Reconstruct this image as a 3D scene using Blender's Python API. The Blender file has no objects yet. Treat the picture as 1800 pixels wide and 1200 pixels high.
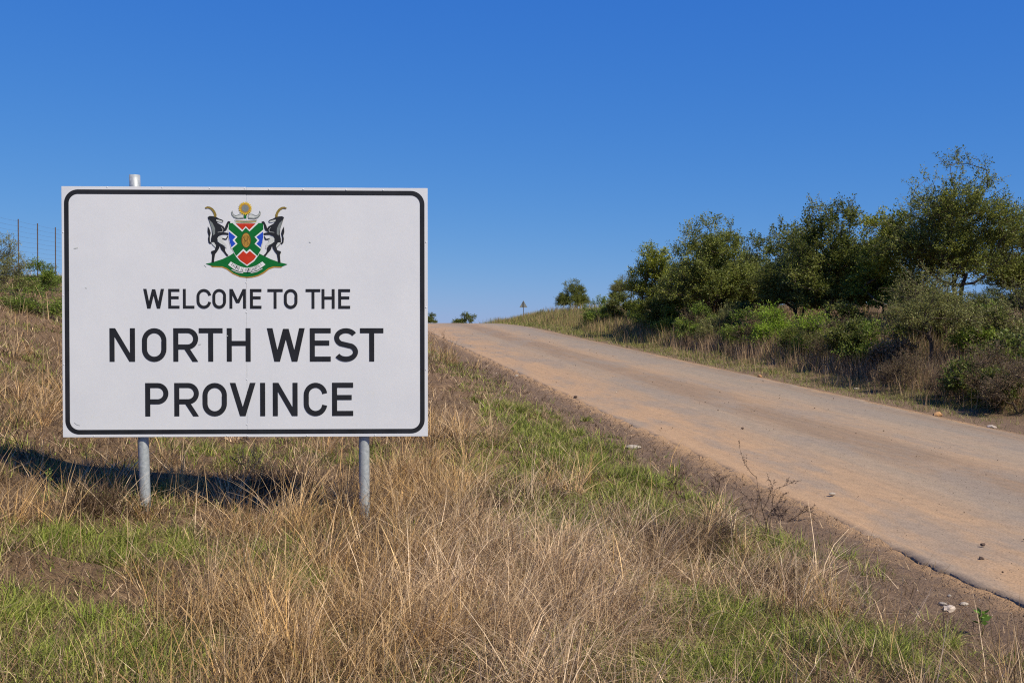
import bpy, bmesh, math, random
import numpy as np
from mathutils import Vector, Matrix
from mathutils.geometry import tessellate_polygon

R = math.radians
SC = bpy.context.scene
COL = SC.collection
rng = np.random.default_rng(7)

# ------------------------------------------------------------------ camera
CAM_Z = 1.60
F = 1750.0                      # focal length in pixels of the 1800 wide photograph
HORIZON = 575.0
cd = bpy.data.cameras.new('camera')
cam = bpy.data.objects.new('camera', cd)
COL.objects.link(cam)
cd.sensor_width = 36.0
cd.lens = 35.0
cd.clip_start = 0.1
cd.clip_end = 6000
PITCH = math.atan((600 - HORIZON) / F)
cam.location = (0, 0, CAM_Z)
cam.rotation_euler = (R(90) - PITCH, 0, 0)
SC.camera = cam

# ------------------------------------------------------------------ sky, sun, exposure
SUN_EL = R(48)
SUN_DIR = Vector((0.73, -0.68, 0)).normalized()       # horizontal direction towards the sun
world = bpy.data.worlds.new('World')
SC.world = world
world.use_nodes = True
wn = world.node_tree.nodes
wl = world.node_tree.links
wn.clear()
sky = wn.new('ShaderNodeTexSky')
sky.sky_type = 'NISHITA'
sky.sun_disc = False
sky.sun_elevation = SUN_EL
sky.sun_rotation = math.atan2(SUN_DIR.x, SUN_DIR.y)
sky.altitude = 1300
sky.air_density = 1.0
sky.dust_density = 0.25
sky.ozone_density = 3.0
# the grade of the photograph: each colour channel of the whole sky on its own curve
sep = wn.new('ShaderNodeSeparateColor')
com = wn.new('ShaderNodeCombineColor')
wl.new(sky.outputs[0], sep.inputs[0])
for ch, (gain, power) in enumerate(((0.215, 1.14), (0.77, 0.68), (3.27, 0.235))):
    pw = wn.new('ShaderNodeMath'); pw.operation = 'POWER'
    wl.new(sep.outputs[ch], pw.inputs[0]); pw.inputs[1].default_value = power
    mu = wn.new('ShaderNodeMath'); mu.operation = 'MULTIPLY'
    wl.new(pw.outputs[0], mu.inputs[0]); mu.inputs[1].default_value = gain
    wl.new(mu.outputs[0], com.inputs[ch])
bg = wn.new('ShaderNodeBackground')
bg.inputs['Strength'].default_value = 0.10
wo = wn.new('ShaderNodeOutputWorld')
wl.new(com.outputs[0], bg.inputs['Color'])
wl.new(bg.outputs[0], wo.inputs['Surface'])

sd = bpy.data.lights.new('sun', 'SUN')
sd.energy = 5.0
sd.angle = R(0.53)
sd.color = (1.0, 0.91, 0.75)
sun = bpy.data.objects.new('sun', sd)
COL.objects.link(sun)
to_sun = Vector((SUN_DIR.x * math.cos(SUN_EL), SUN_DIR.y * math.cos(SUN_EL), math.sin(SUN_EL)))
sun.rotation_euler = to_sun.to_track_quat('Z', 'Y').to_euler()
sun.location = (20, -15, 30)

vs = SC.view_settings
vs.view_transform = 'Standard'
vs.look = 'None'
vs.exposure = 0.40
vs.gamma = 1.0
vs.use_curve_mapping = False
SC.cycles.filter_width = 1.15
SC.cycles.use_denoising = False


# ------------------------------------------------------------------ small helpers
def tag(o, label=None, cat=None, group=None, kind=None):
    if label: o['label'] = label
    if cat: o['category'] = cat
    if group: o['group'] = group
    if kind: o['kind'] = kind
    return o


def empty(name, loc, rz=0.0):
    o = bpy.data.objects.new(name, None)
    o.empty_display_size = 0.2
    o.location = loc
    o.rotation_euler = (0, 0, rz)
    COL.objects.link(o)
    return o


def link(name, me, mat, parent=None, loc=None):
    if mat is not None and not me.materials:
        me.materials.append(mat)
    o = bpy.data.objects.new(name, me)
    COL.objects.link(o)
    if parent is not None:
        o.parent = parent
    if loc is not None:
        o.location = loc
    return o


def fast_mesh(name, V, T, colors=None, smooth=False):
    """triangle mesh from numpy arrays"""
    me = bpy.data.meshes.new(name)
    V = np.asarray(V, np.float32)
    T = np.asarray(T, np.int32)
    me.vertices.add(len(V))
    me.vertices.foreach_set('co', V.ravel())
    me.loops.add(T.size)
    me.loops.foreach_set('vertex_index', T.ravel())
    me.polygons.add(len(T))
    me.polygons.foreach_set('loop_start', np.arange(0, T.size, 3, dtype=np.int32))
    if smooth:
        me.polygons.foreach_set('use_smooth', np.ones(len(T), bool))
    if colors is not None:
        a = me.attributes.new('Col', 'FLOAT_COLOR', 'POINT')
        c = np.ones((len(V), 4), np.float32)
        c[:, :3] = colors
        a.data.foreach_set('color', c.ravel())
    me.update(calc_edges=True)
    return me


def pmesh(name, verts, faces):
    me = bpy.data.meshes.new(name)
    me.from_pydata([tuple(v) for v in verts], [], faces)
    me.update()
    return me


def vnoise(x, y, seed=0):
    """smooth value noise, vectorised, about -1..1"""
    xi = np.floor(x).astype(np.int64); yi = np.floor(y).astype(np.int64)
    xf = x - xi; yf = y - yi
    u = xf * xf * (3 - 2 * xf); v = yf * yf * (3 - 2 * yf)
    def h(a, b):
        n = (a * 374761393 + b * 668265263 + seed * 974634541) & 0x7fffffff
        n = ((n ^ (n >> 13)) * 1274126177) & 0x7fffffff
        return ((n ^ (n >> 16)) & 0xffff) / 32767.5 - 1.0
    return (h(xi, yi) * (1 - u) + h(xi + 1, yi) * u) * (1 - v) + (h(xi, yi + 1) * (1 - u) + h(xi + 1, yi + 1) * u) * v


def sstep(a, b, x):
    t = np.clip((x - a) / (b - a), 0, 1)
    return t * t * (3 - 2 * t)


# ------------------------------------------------------------------ the lie of the land
ROAD_M = 0.0469                 # the road climbs away from the camera
ROAD_HALF = 2.47
COS_R = 0.9814


def road_cx(y):
    return 7.07 - 0.1955 * y


def lat(x, y):
    """distance from the road's centre line, left negative"""
    return (x - road_cx(y)) * COS_R


def road_z(y):
    y = np.asarray(y, float)
    a, b = 43.0, 69.0
    k = 2 * ROAD_M / (b - a)
    z1 = -0.5 + ROAD_M * y
    z2 = -0.5 + ROAD_M * y - 0.5 * k * (y - a) ** 2
    zb = -0.5 + ROAD_M * b - 0.5 * k * (b - a) ** 2
    z3 = zb - 4.5 * (1 - np.exp(-np.maximum(y - b, 0) * ROAD_M / 4.5))
    z = np.where(y < a, z1, np.where(y < b, z2, z3))
    return np.where(y < -20, -0.5 - 20 * ROAD_M, z)


def ground_z(x, y):
    x = np.asarray(x, float); y = np.asarray(y, float)
    t = lat(x, y)
    z = road_z(y)
    left = -t
    z = z + 0.22 * sstep(2.6, 5.8, left) + 2.0 * sstep(7.0, 17.0, left)
    z = z - 0.05 * sstep(2.3, 2.9, left) * (1 - sstep(3.2, 4.5, left))
    z = z + 0.95 * sstep(3.6, 9.5, t) - 0.06 * sstep(2.35, 2.9, t) * (1 - sstep(3.3, 4.5, t))
    rough = sstep(2.6, 4.2, np.abs(t)) * (1 - 0.6 * sstep(60, 200, np.hypot(x, y)))
    n = 0.055 * vnoise(x * 0.9, y * 0.9, 1) + 0.03 * vnoise(x * 2.3, y * 2.3, 2) + 0.014 * vnoise(x * 6.1, y * 6.1, 3)
    n = n + 0.25 * vnoise(x * 0.11, y * 0.11, 4) * sstep(12, 30, np.abs(t))
    z = z + rough * n + 0.008 * vnoise(x * 5.2, y * 5.2, 5) * sstep(2.4, 2.7, np.abs(t))
    return z - 0.06 * (1 - sstep(2.05, 2.4, np.abs(t)))       # the bed under the road sheet


def gz(x, y):
    return float(ground_z(x, y))


def at(px, py, lift=0.0):
    """the ground point that a spot of the photograph shows"""
    d = np.array([(px - 900) / F, 1.0, -(py - HORIZON) / F])
    ys = np.concatenate([np.linspace(1.5, 20, 2400), np.linspace(20, 120, 1500)])
    x = d[0] * ys; z = CAM_Z + d[2] * ys
    below = np.nonzero(z < ground_z(x, ys))[0]
    y = ys[below[0]] if len(below) else 50.0
    return float(d[0] * y), float(y)


def on_ray(px, y):
    """x of the column px at depth y"""
    return (px - 900) / F * y


# ------------------------------------------------------------------ materials
def nodes_of(name):
    m = bpy.data.materials.new(name)
    m.use_nodes = True
    nt = m.node_tree
    nt.nodes.clear()
    out = nt.nodes.new('ShaderNodeOutputMaterial')
    return m, nt.nodes, nt.links, out


def ramp(N, stops, interp='LINEAR'):
    r = N.new('ShaderNodeValToRGB')
    r.color_ramp.interpolation = interp
    e = r.color_ramp.elements
    while len(e) < len(stops):
        e.new(0.5)
    for el, (p, c) in zip(e, stops):
        el.position = p
        el.color = (*c, 1) if len(c) == 3 else c
    return r


def noise(N, L, vec, scale, detail=4, rough=0.55):
    n = N.new('ShaderNodeTexNoise')
    n.inputs['Scale'].default_value = scale
    n.inputs['Detail'].default_value = detail
    n.inputs['Roughness'].default_value = rough
    if vec is not None:
        L.new(vec, n.inputs['Vector'])
    return n


def mixc(N, L, fac, a, b, mode='MIX'):
    m = N.new('ShaderNodeMix')
    m.data_type = 'RGBA'
    m.blend_type = mode
    for sock, v in ((m.inputs[0], fac), (m.inputs[6], a), (m.inputs[7], b)):
        if hasattr(v, 'links'):
            L.new(v, sock)
        elif isinstance(v, (int, float)):
            sock.default_value = v
        else:
            sock.default_value = (*v, 1)
    return m.outputs[2]


def mathn(N, L, op, a, b=None, c=None, clamp=False):
    m = N.new('ShaderNodeMath')
    m.operation = op
    m.use_clamp = clamp
    for i, v in enumerate((a, b, c)):
        if v is None: continue
        if hasattr(v, 'links'): L.new(v, m.inputs[i])
        else: m.inputs[i].default_value = v
    return m.outputs[0]


def maprange(N, L, v, a, b, c=0.0, d=1.0, smooth=True):
    m = N.new('ShaderNodeMapRange')
    m.interpolation_type = 'SMOOTHSTEP' if smooth else 'LINEAR'
    L.new(v, m.inputs[0])
    m.inputs[1].default_value = a; m.inputs[2].default_value = b
    m.inputs[3].default_value = c; m.inputs[4].default_value = d
    return m.outputs[0]


def principled(N, L, out, color, rough=0.8, spec=0.3, bump=None, strength=0.3, dist=0.01, metal=0.0):
    p = N.new('ShaderNodeBsdfPrincipled')
    if hasattr(color, 'links'): L.new(color, p.inputs['Base Color'])
    else: p.inputs['Base Color'].default_value = (*color, 1)
    if hasattr(rough, 'links'): L.new(rough, p.inputs['Roughness'])
    else: p.inputs['Roughness'].default_value = rough
    p.inputs['Specular IOR Level'].default_value = spec
    p.inputs['Metallic'].default_value = metal
    if bump is not None:
        b = N.new('ShaderNodeBump')
        b.inputs['Strength'].default_value = strength
        b.inputs['Distance'].default_value = dist
        L.new(bump, b.inputs['Height'])
        L.new(b.outputs[0], p.inputs['Normal'])
    L.new(p.outputs[0], out.inputs['Surface'])
    return p


def simple(name, color, rough=0.6, spec=0.3, vary=0.0, scale=20, metal=0.0):
    m, N, L, out = nodes_of(name)
    if vary:
        tc = N.new('ShaderNodeTexCoord')
        n = noise(N, L, tc.outputs['Object'], scale, 5)
        lo = tuple(c * (1 - vary) for c in color); hi = tuple(min(1, c * (1 + vary)) for c in color)
        r = ramp(N, [(0.3, lo), (0.7, hi)])
        L.new(n.outputs[0], r.inputs[0])
        principled(N, L, out, r.outputs[0], rough, spec, metal=metal)
    else:
        principled(N, L, out, color, rough, spec, metal=metal)
    return m


def leafy(name, transl=0.3, rough=0.6, spec=0.25):
    """leaf and blade material; the colour of each leaf is in the attribute Col"""
    m, N, L, out = nodes_of(name)
    a = N.new('ShaderNodeAttribute'); a.attribute_name = 'Col'
    p = N.new('ShaderNodeBsdfPrincipled')
    p.inputs['Roughness'].default_value = rough
    p.inputs['Specular IOR Level'].default_value = spec
    L.new(a.outputs['Color'], p.inputs['Base Color'])
    t = N.new('ShaderNodeBsdfTranslucent')
    L.new(a.outputs['Color'], t.inputs['Color'])
    mx = N.new('ShaderNodeMixShader')
    mx.inputs[0].default_value = transl
    L.new(p.outputs[0], mx.inputs[1]); L.new(t.outputs[0], mx.inputs[2])
    L.new(mx.outputs[0], out.inputs['Surface'])
    return m


def ground_material():
    m, N, L, out = nodes_of('soil')
    tc = N.new('ShaderNodeTexCoord'); P = tc.outputs['Object']
    at_ = N.new('ShaderNodeAttribute'); at_.attribute_name = 'lateral'
    t = at_.outputs['Fac']
    big = noise(N, L, P, 0.8, 5).outputs[0]
    mid = noise(N, L, P, 6, 6, 0.65).outputs[0]
    fine = noise(N, L, P, 55, 6, 0.7).outputs[0]
    soil = ramp(N, [(0.25, (0.085, 0.052, 0.029)), (0.5, (0.165, 0.103, 0.058)), (0.75, (0.27, 0.18, 0.105))])
    L.new(mid, soil.inputs[0])
    straw = ramp(N, [(0.3, (0.07, 0.045, 0.026)), (0.55, (0.16, 0.105, 0.058)), (0.75, (0.28, 0.19, 0.11))])
    L.new(fine, straw.inputs[0])
    c = mixc(N, L, maprange(N, L, big, 0.38, 0.62), soil.outputs[0], straw.outputs[0])
    grav = ramp(N, [(0.28, (0.075, 0.050, 0.034)), (0.48, (0.155, 0.103, 0.067)), (0.66, (0.235, 0.162, 0.107)), (0.78, (0.40, 0.31, 0.225))])
    mixf = mathn(N, L, 'ADD', mathn(N, L, 'MULTIPLY', fine, 0.6), mathn(N, L, 'MULTIPLY', mid, 0.4))
    L.new(mixf, grav.inputs[0])
    wob = mathn(N, L, 'ADD', mathn(N, L, 'ABSOLUTE', t), mathn(N, L, 'MULTIPLY', mathn(N, L, 'SUBTRACT', mid, 0.5), 1.4))
    sh = maprange(N, L, wob, 3.2, 4.3, 1.0, 0.0)
    c = mixc(N, L, sh, c, grav.outputs[0])
    dust = maprange(N, L, mathn(N, L, 'ADD', mathn(N, L, 'ABSOLUTE', t), mathn(N, L, 'MULTIPLY', mathn(N, L, 'SUBTRACT', mid, 0.5), 0.9)), 2.35, 2.75, 0.8, 0.0)
    c = mixc(N, L, dust, c, (0.44, 0.275, 0.145))
    principled(N, L, out, c, 0.95, 0.15, bump=mixf, strength=1.0, dist=0.035)
    return m


def road_material():
    m, N, L, out = nodes_of('dusty_road')
    uv = N.new('ShaderNodeUVMap'); uv.uv_map = 'road'
    sep = N.new('ShaderNodeSeparateXYZ'); L.new(uv.outputs[0], sep.inputs[0])
    s, t = sep.outputs[0], sep.outputs[1]
    # streaks run along the road
    mp = N.new('ShaderNodeMapping'); mp.inputs['Scale'].default_value = (0.09, 1.9, 1)
    L.new(uv.outputs[0], mp.inputs['Vector'])
    streak = noise(N, L, mp.outputs[0], 1.6, 6, 0.62).outputs[0]
    mp2 = N.new('ShaderNodeMapping'); mp2.inputs['Scale'].default_value = (0.35, 5.5, 1)
    L.new(uv.outputs[0], mp2.inputs['Vector'])
    streak2 = noise(N, L, mp2.outputs[0], 2.0, 5, 0.6).outputs[0]
    patch = noise(N, L, uv.outputs[0], 0.5, 4).outputs[0]
    fine = noise(N, L, uv.outputs[0], 60, 5, 0.7).outputs[0]
    tw = mathn(N, L, 'ADD', t, mathn(N, L, 'MULTIPLY', mathn(N, L, 'SUBTRACT', streak, 0.5), 1.1))
    tn = maprange(N, L, tw, -2.5, 2.5, 0, 1, smooth=False)
    dust = (0.36, 0.228, 0.125); dust2 = (0.30, 0.205, 0.125); grey = (0.27, 0.21, 0.148); asph = (0.205, 0.178, 0.142); brown = (0.20, 0.138, 0.088)
    band = ramp(N, [(0.0, dust), (0.16, dust), (0.27, dust2), (0.36, grey), (0.45, brown), (0.55, brown), (0.64, dust2), (0.75, grey), (0.88, asph), (1.0, brown)])
    L.new(tn, band.inputs[0])
    over = ramp(N, [(0.32, (0.36, 0.238, 0.145)), (0.66, (0.20, 0.156, 0.115))])
    L.new(streak2, over.inputs[0])
    c = mixc(N, L, 0.30, band.outputs[0], over.outputs[0])
    mp3 = N.new('ShaderNodeMapping'); mp3.inputs['Scale'].default_value = (0.3, 0.9, 1)
    L.new(uv.outputs[0], mp3.inputs['Vector'])
    worn = noise(N, L, mp3.outputs[0], 1.1, 7, 0.66).outputs[0]
    c = mixc(N, L, mathn(N, L, 'MULTIPLY', maprange(N, L, worn, 0.46, 0.62), 0.75), c, (0.22, 0.178, 0.138))
    c = mixc(N, L, mathn(N, L, 'MULTIPLY', maprange(N, L, patch, 0.5, 0.75), 0.4), c, dust)
    sp = ramp(N, [(0.3, (0.6, 0.6, 0.6)), (0.5, (1, 1, 1)), (0.72, (1.32, 1.3, 1.28))])
    L.new(fine, sp.inputs[0])
    c = mixc(N, L, 1.0, c, sp.outputs[0], 'MULTIPLY')
    mott = noise(N, L, uv.outputs[0], 9, 6, 0.72).outputs[0]
    sp2 = ramp(N, [(0.3, (0.84, 0.84, 0.84)), (0.5, (1, 1, 1)), (0.7, (1.12, 1.11, 1.1))])
    L.new(mott, sp2.inputs[0])
    c = mixc(N, L, 1.0, c, sp2.outputs[0], 'MULTIPLY')
    # darker flaking patches of old tar
    v = noise(N, L, mp2.outputs[0], 3.6, 6, 0.75).outputs[0]
    c = mixc(N, L, mathn(N, L, 'MULTIPLY', maprange(N, L, v, 0.64, 0.72), 0.5), c, (0.14, 0.105, 0.082))
    h = mathn(N, L, 'ADD', mathn(N, L, 'MULTIPLY', fine, 0.5), streak2)
    principled(N, L, out, c, 0.9, 0.2, bump=h, strength=0.35, dist=0.012)
    return m


def bark_material():
    m, N, L, out = nodes_of('bark')
    tc = N.new('ShaderNodeTexCoord')
    mp = N.new('ShaderNodeMapping'); mp.inputs['Scale'].default_value = (1, 1, 0.25)
    L.new(tc.outputs['Object'], mp.inputs[0])
    n = noise(N, L, mp.outputs[0], 30, 6, 0.7).outputs[0]
    r = ramp(N, [(0.3, (0.035, 0.026, 0.02)), (0.6, (0.10, 0.075, 0.058)), (0.8, (0.17, 0.135, 0.11))])
    L.new(n, r.inputs[0])
    principled(N, L, out, r.outputs[0], 0.9, 0.15, bump=n, strength=0.6, dist=0.01)
    return m


def sign_material():
    m, N, L, out = nodes_of('sign_sheet')
    tc = N.new('ShaderNodeTexCoord'); P = tc.outputs['Object']
    big = noise(N, L, P, 1.7, 5, 0.6).outputs[0]
    mid = noise(N, L, P, 9, 6, 0.7).outputs[0]
    c = ramp(N, [(0.3, (0.535, 0.55, 0.58)), (0.7, (0.585, 0.595, 0.615))])
    L.new(big, c.inputs[0])
    stain = mathn(N, L, 'MULTIPLY', maprange(N, L, mid, 0.58, 0.75), 0.35)
    c2 = mixc(N, L, stain, c.outputs[0], (0.52, 0.515, 0.48))
    mp = N.new('ShaderNodeMapping'); mp.inputs['Scale'].default_value = (14, 1, 0.7)
    L.new(P, mp.inputs[0])
    run = noise(N, L, mp.outputs[0], 1.5, 4, 0.7).outputs[0]
    c3 = mixc(N, L, mathn(N, L, 'MULTIPLY', maprange(N, L, run, 0.6, 0.8), 0.22), c2, (0.44, 0.44, 0.44))
    rr = maprange(N, L, mid, 0.3, 0.7, 0.38, 0.55)
    principled(N, L, out, c3, rr, 0.4, bump=big, strength=0.12, dist=0.02)
    return m


def galv_material():
    m, N, L, out = nodes_of('galvanised_steel')
    tc = N.new('ShaderNodeTexCoord'); P = tc.outputs['Object']
    v = N.new('ShaderNodeTexVoronoi'); v.inputs['Scale'].default_value = 60
    L.new(P, v.inputs['Vector'])
    n = noise(N, L, P, 12, 6, 0.7).outputs[0]
    c = ramp(N, [(0.0, (0.27, 0.295, 0.305)), (1.0, (0.42, 0.445, 0.455))])
    L.new(v.outputs['Color'], c.inputs[0])
    chips = maprange(N, L, n, 0.66, 0.72)
    c2 = mixc(N, L, mathn(N, L, 'MULTIPLY', chips, 0.7), c.outputs[0], (0.10, 0.085, 0.075))
    principled(N, L, out, c2, 0.5, 0.5, metal=0.35)
    return m


M = {
    'soil': ground_material(), 'road': road_material(), 'bark': bark_material(), 'sign': sign_material(), 'galv': galv_material(),
    'leaf': leafy('leaf', 0.42, 0.5, 0.3), 'blade': leafy('grass_blade', 0.25, 0.6, 0.2),
    'black': simple('black_vinyl', (0.014, 0.015, 0.019), 0.6, 0.2, 0.25, 8),
    'alu': simple('aluminium_edge', (0.62, 0.63, 0.64), 0.45, 0.5, 0.08, 30),
    'steel': simple('dark_steel', (0.10, 0.10, 0.10), 0.6, 0.4, 0.2, 30, 0.3),
    'wire': simple('fence_wire', (0.20, 0.20, 0.20), 0.5, 0.5, 0, 0, 0.5),
    'rustpost': simple('rusted_post', (0.085, 0.06, 0.05), 0.8, 0.2, 0.3, 20),
    'green': simple('emblem_green', (0.004, 0.115, 0.025), 0.7, 0.12, 0.12, 40),
    'red': simple('emblem_red', (0.42, 0.032, 0.014), 0.7, 0.12, 0.1, 40),
    'blue': simple('emblem_blue', (0.015, 0.06, 0.42), 0.7, 0.12, 0.1, 40),
    'yellow': simple('emblem_yellow', (0.56, 0.38, 0.03), 0.7, 0.12, 0.15, 60),
    'gold': simple('emblem_gold', (0.36, 0.20, 0.04), 0.7, 0.12, 0.25, 90),
    'white': simple('emblem_white', (0.60, 0.61, 0.62), 0.7, 0.12, 0.05, 40),
    'grey': simple('emblem_grey', (0.16, 0.18, 0.18), 0.7, 0.12, 0.15, 60),
    'pale': simple('emblem_pale_grey', (0.46, 0.48, 0.47), 0.7, 0.12, 0.1, 60),
    'brown': simple('emblem_brown', (0.10, 0.055, 0.02), 0.7, 0.12, 0.2, 60),
    'backplate': simple('sign_back', (0.15, 0.16, 0.15), 0.6, 0.3, 0.1, 10),
    'horn': simple('emblem_horn', (0.20, 0.145, 0.035), 0.7, 0.12, 0.4, 120),
    'stone': simple('field_stone', (0.40, 0.33, 0.27), 0.9, 0.2, 0.3, 25),
    'palestone': simple('pale_stone', (0.31, 0.265, 0.215), 0.9, 0.2, 0.2, 30),
    'redstone': simple('ochre_stone', (0.36, 0.205, 0.095), 0.9, 0.2, 0.25, 25),
    'clod': simple('dark_clod', (0.10, 0.07, 0.055), 0.95, 0.1, 0.3, 40),
}


# ------------------------------------------------------------------ ground and road
def axis(lo, hi, dense_lo, dense_hi, step, grow=1.12):
    a = list(np.arange(dense_lo, dense_hi, step))
    s = step
    x = a[-1]
    while x < hi:
        s *= grow; x += s; a.append(x)
    s = step; x = dense_lo; pre = []
    while x > lo:
        s *= grow; x -= s; pre.append(x)
    return np.array(pre[::-1] + a)


def build_ground():
    xs = axis(-2500, 2500, -9, 11, 0.16, 1.08)
    ys = axis(-60, 3500, 2, 16, 0.14, 1.04)
    X, Y = np.meshgrid(xs, ys)
    Z = ground_z(X, Y)
    nx, ny = len(xs), len(ys)
    V = np.stack([X, Y, Z], -1).reshape(-1, 3)
    i = np.arange(ny - 1)[:, None] * nx + np.arange(nx - 1)[None]
    i = i.ravel()
    T = np.concatenate([np.stack([i, i + 1, i + nx + 1], 1), np.stack([i, i + nx + 1, i + nx], 1)])
    me = fast_mesh('ground', V, T, smooth=True)
    a = me.attributes.new('lateral', 'FLOAT', 'POINT')
    a.data.foreach_set('value', lat(V[:, 0], V[:, 1]).astype(np.float32))
    o = link('ground', me, M['soil'])
    tag(o, kind='structure')
    return o


def build_road():
    ys = np.concatenate([np.arange(-20, 2, 0.5), np.arange(2, 20, 0.045), np.arange(20, 150, 0.3)])
    nt = 42
    V = []; UV = []
    el = -ROAD_HALF + 0.035 * vnoise(ys * 1.1, ys * 0, 11) + 0.02 * vnoise(ys * 4.3, ys * 0, 12) + 0.014 * vnoise(ys * 13, ys * 0, 13) + 0.02 * vnoise(ys * 19, ys * 0, 19)
    er = ROAD_HALF + 0.08 * vnoise(ys * 0.9, ys * 0, 14) + 0.05 * vnoise(ys * 3.7, ys * 0, 15) + 0.02 * vnoise(ys * 11, ys * 0, 16)
    # the tar edge stands proud close by and is buried in dust farther up
    lift = 0.026 * (1 - sstep(7.2, 8.0, ys)) * np.clip(0.75 + 0.9 * vnoise(ys * 2.1, ys * 0, 18), 0.1, 1.2)
    rows = []
    for k in range(nt + 3):
        f = (k - 1) / nt
        f = min(max(f, 0), 1)
        t = el * (1 - f) + er * f
        x = road_cx(ys) + t / COS_R
        g = road_z(ys)
        crown = 0.035 * (1 - (t / ROAD_HALF) ** 2)
        rut = -0.010 * (np.exp(-((t + 1.05) / 0.28) ** 2) + np.exp(-((t - 0.95) / 0.3) ** 2))
        edge = np.maximum(0, 1 - np.abs(t - el) / 0.35)
        z = g - 0.045 + crown + rut + 0.004 * vnoise(ys * 0.8, t * 3, 17) + lift * (1 - 0.5 * edge) + 0.02
        zg = ground_z(x, ys)
        if k == 0: z = zg - 0.05; x = x - 0.004
        elif k == nt + 2: z = zg - 0.05; x = x + 0.01
        elif k == 1: z = zg + lift * 0.9 - 0.004 * (lift < 0.004)
        elif k == nt + 1: z = zg + 0.002
        else: z = np.maximum(z, zg + 0.004)
        rows.append(np.stack([x, ys, z], 1)); UV.append(np.stack([ys, t], 1))
    V = np.stack(rows, 1)                        # (ny, nk, 3)
    UV = np.stack(UV, 1)
    ny, nk = V.shape[:2]
    i = (np.arange(ny - 1)[:, None] * nk + np.arange(nk - 1)[None]).ravel()
    T = np.concatenate([np.stack([i, i + 1, i + nk + 1], 1), np.stack([i, i + nk + 1, i + nk], 1)])
    me = fast_mesh('road', V.reshape(-1, 3), T, smooth=False)
    uvl = me.uv_layers.new(name='road')
    uvl.data.foreach_set('uv', UV.reshape(-1, 2)[T.ravel()].astype(np.float32).ravel())
    o = link('road', me, M['road'])
    tag(o, kind='structure')
    return o


build_ground()
build_road()


# ------------------------------------------------------------------ plants: branches and leaves
def tubes(A, B, ra, rb, sides):
    """tapered prisms from points A to B"""
    A = np.asarray(A, float); B = np.asarray(B, float)
    n = len(A)
    d = B - A
    ln = np.linalg.norm(d, axis=1, keepdims=True) + 1e-9
    d = d / ln
    ref = np.where(np.abs(d[:, 2:3]) < 0.9, np.array([[0, 0, 1.0]]), np.array([[1.0, 0, 0]]))
    u = np.cross(d, ref); u /= np.linalg.norm(u, axis=1, keepdims=True)
    v = np.cross(d, u)
    ang = np.arange(sides) * 2 * math.pi / sides
    ring = u[:, None, :] * np.cos(ang)[None, :, None] + v[:, None, :] * np.sin(ang)[None, :, None]
    va = A[:, None, :] + ring * np.asarray(ra)[:, None, None]
    vb = B[:, None, :] + ring * np.asarray(rb)[:, None, None]
    V = np.concatenate([va, vb], 1).reshape(-1, 3)
    k = np.arange(sides); k2 = (k + 1) % sides
    t = np.concatenate([np.stack([k, k2, k2 + sides], 1), np.stack([k, k2 + sides, k + sides], 1)])
    T = (np.arange(n) * 2 * sides)[:, None, None] + t[None]
    return V, T.reshape(-1, 3)


def join(parts):
    Vs, Ts, Cs = [], [], []
    o = 0
    for p in parts:
        Vs.append(p[0]); Ts.append(p[1] + o); o += len(p[0])
        if len(p) > 2: Cs.append(p[2])
    return np.concatenate(Vs), np.concatenate(Ts), (np.concatenate(Cs) if Cs else None)


def unit(v):
    return v / (np.linalg.norm(v, axis=-1, keepdims=True) + 1e-9)


def leaves_at(P, axis_, size, aspect, cols, r):
    """one small rhombic leaf at each point, long axis roughly along axis_"""
    n = len(P)
    a = unit(axis_ + r.normal(0, 0.45, (n, 3)))
    b = unit(np.cross(a, unit(r.normal(0, 0.8, (n, 3)) + np.array([0.3, -0.25, 0.9]))))
    s = size[:, None]
    w = s * aspect
    V = np.stack([P, P + a * s * 0.5 + b * w * 0.5, P + a * s, P + a * s * 0.5 - b * w * 0.5], 1)
    base = np.arange(n)[:, None] * 4
    T = np.concatenate([base + np.array([[0, 1, 2]]), base + np.array([[0, 2, 3]])])
    C = np.repeat(cols, 4, axis=0)
    return V.reshape(-1, 3), T, C


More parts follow.
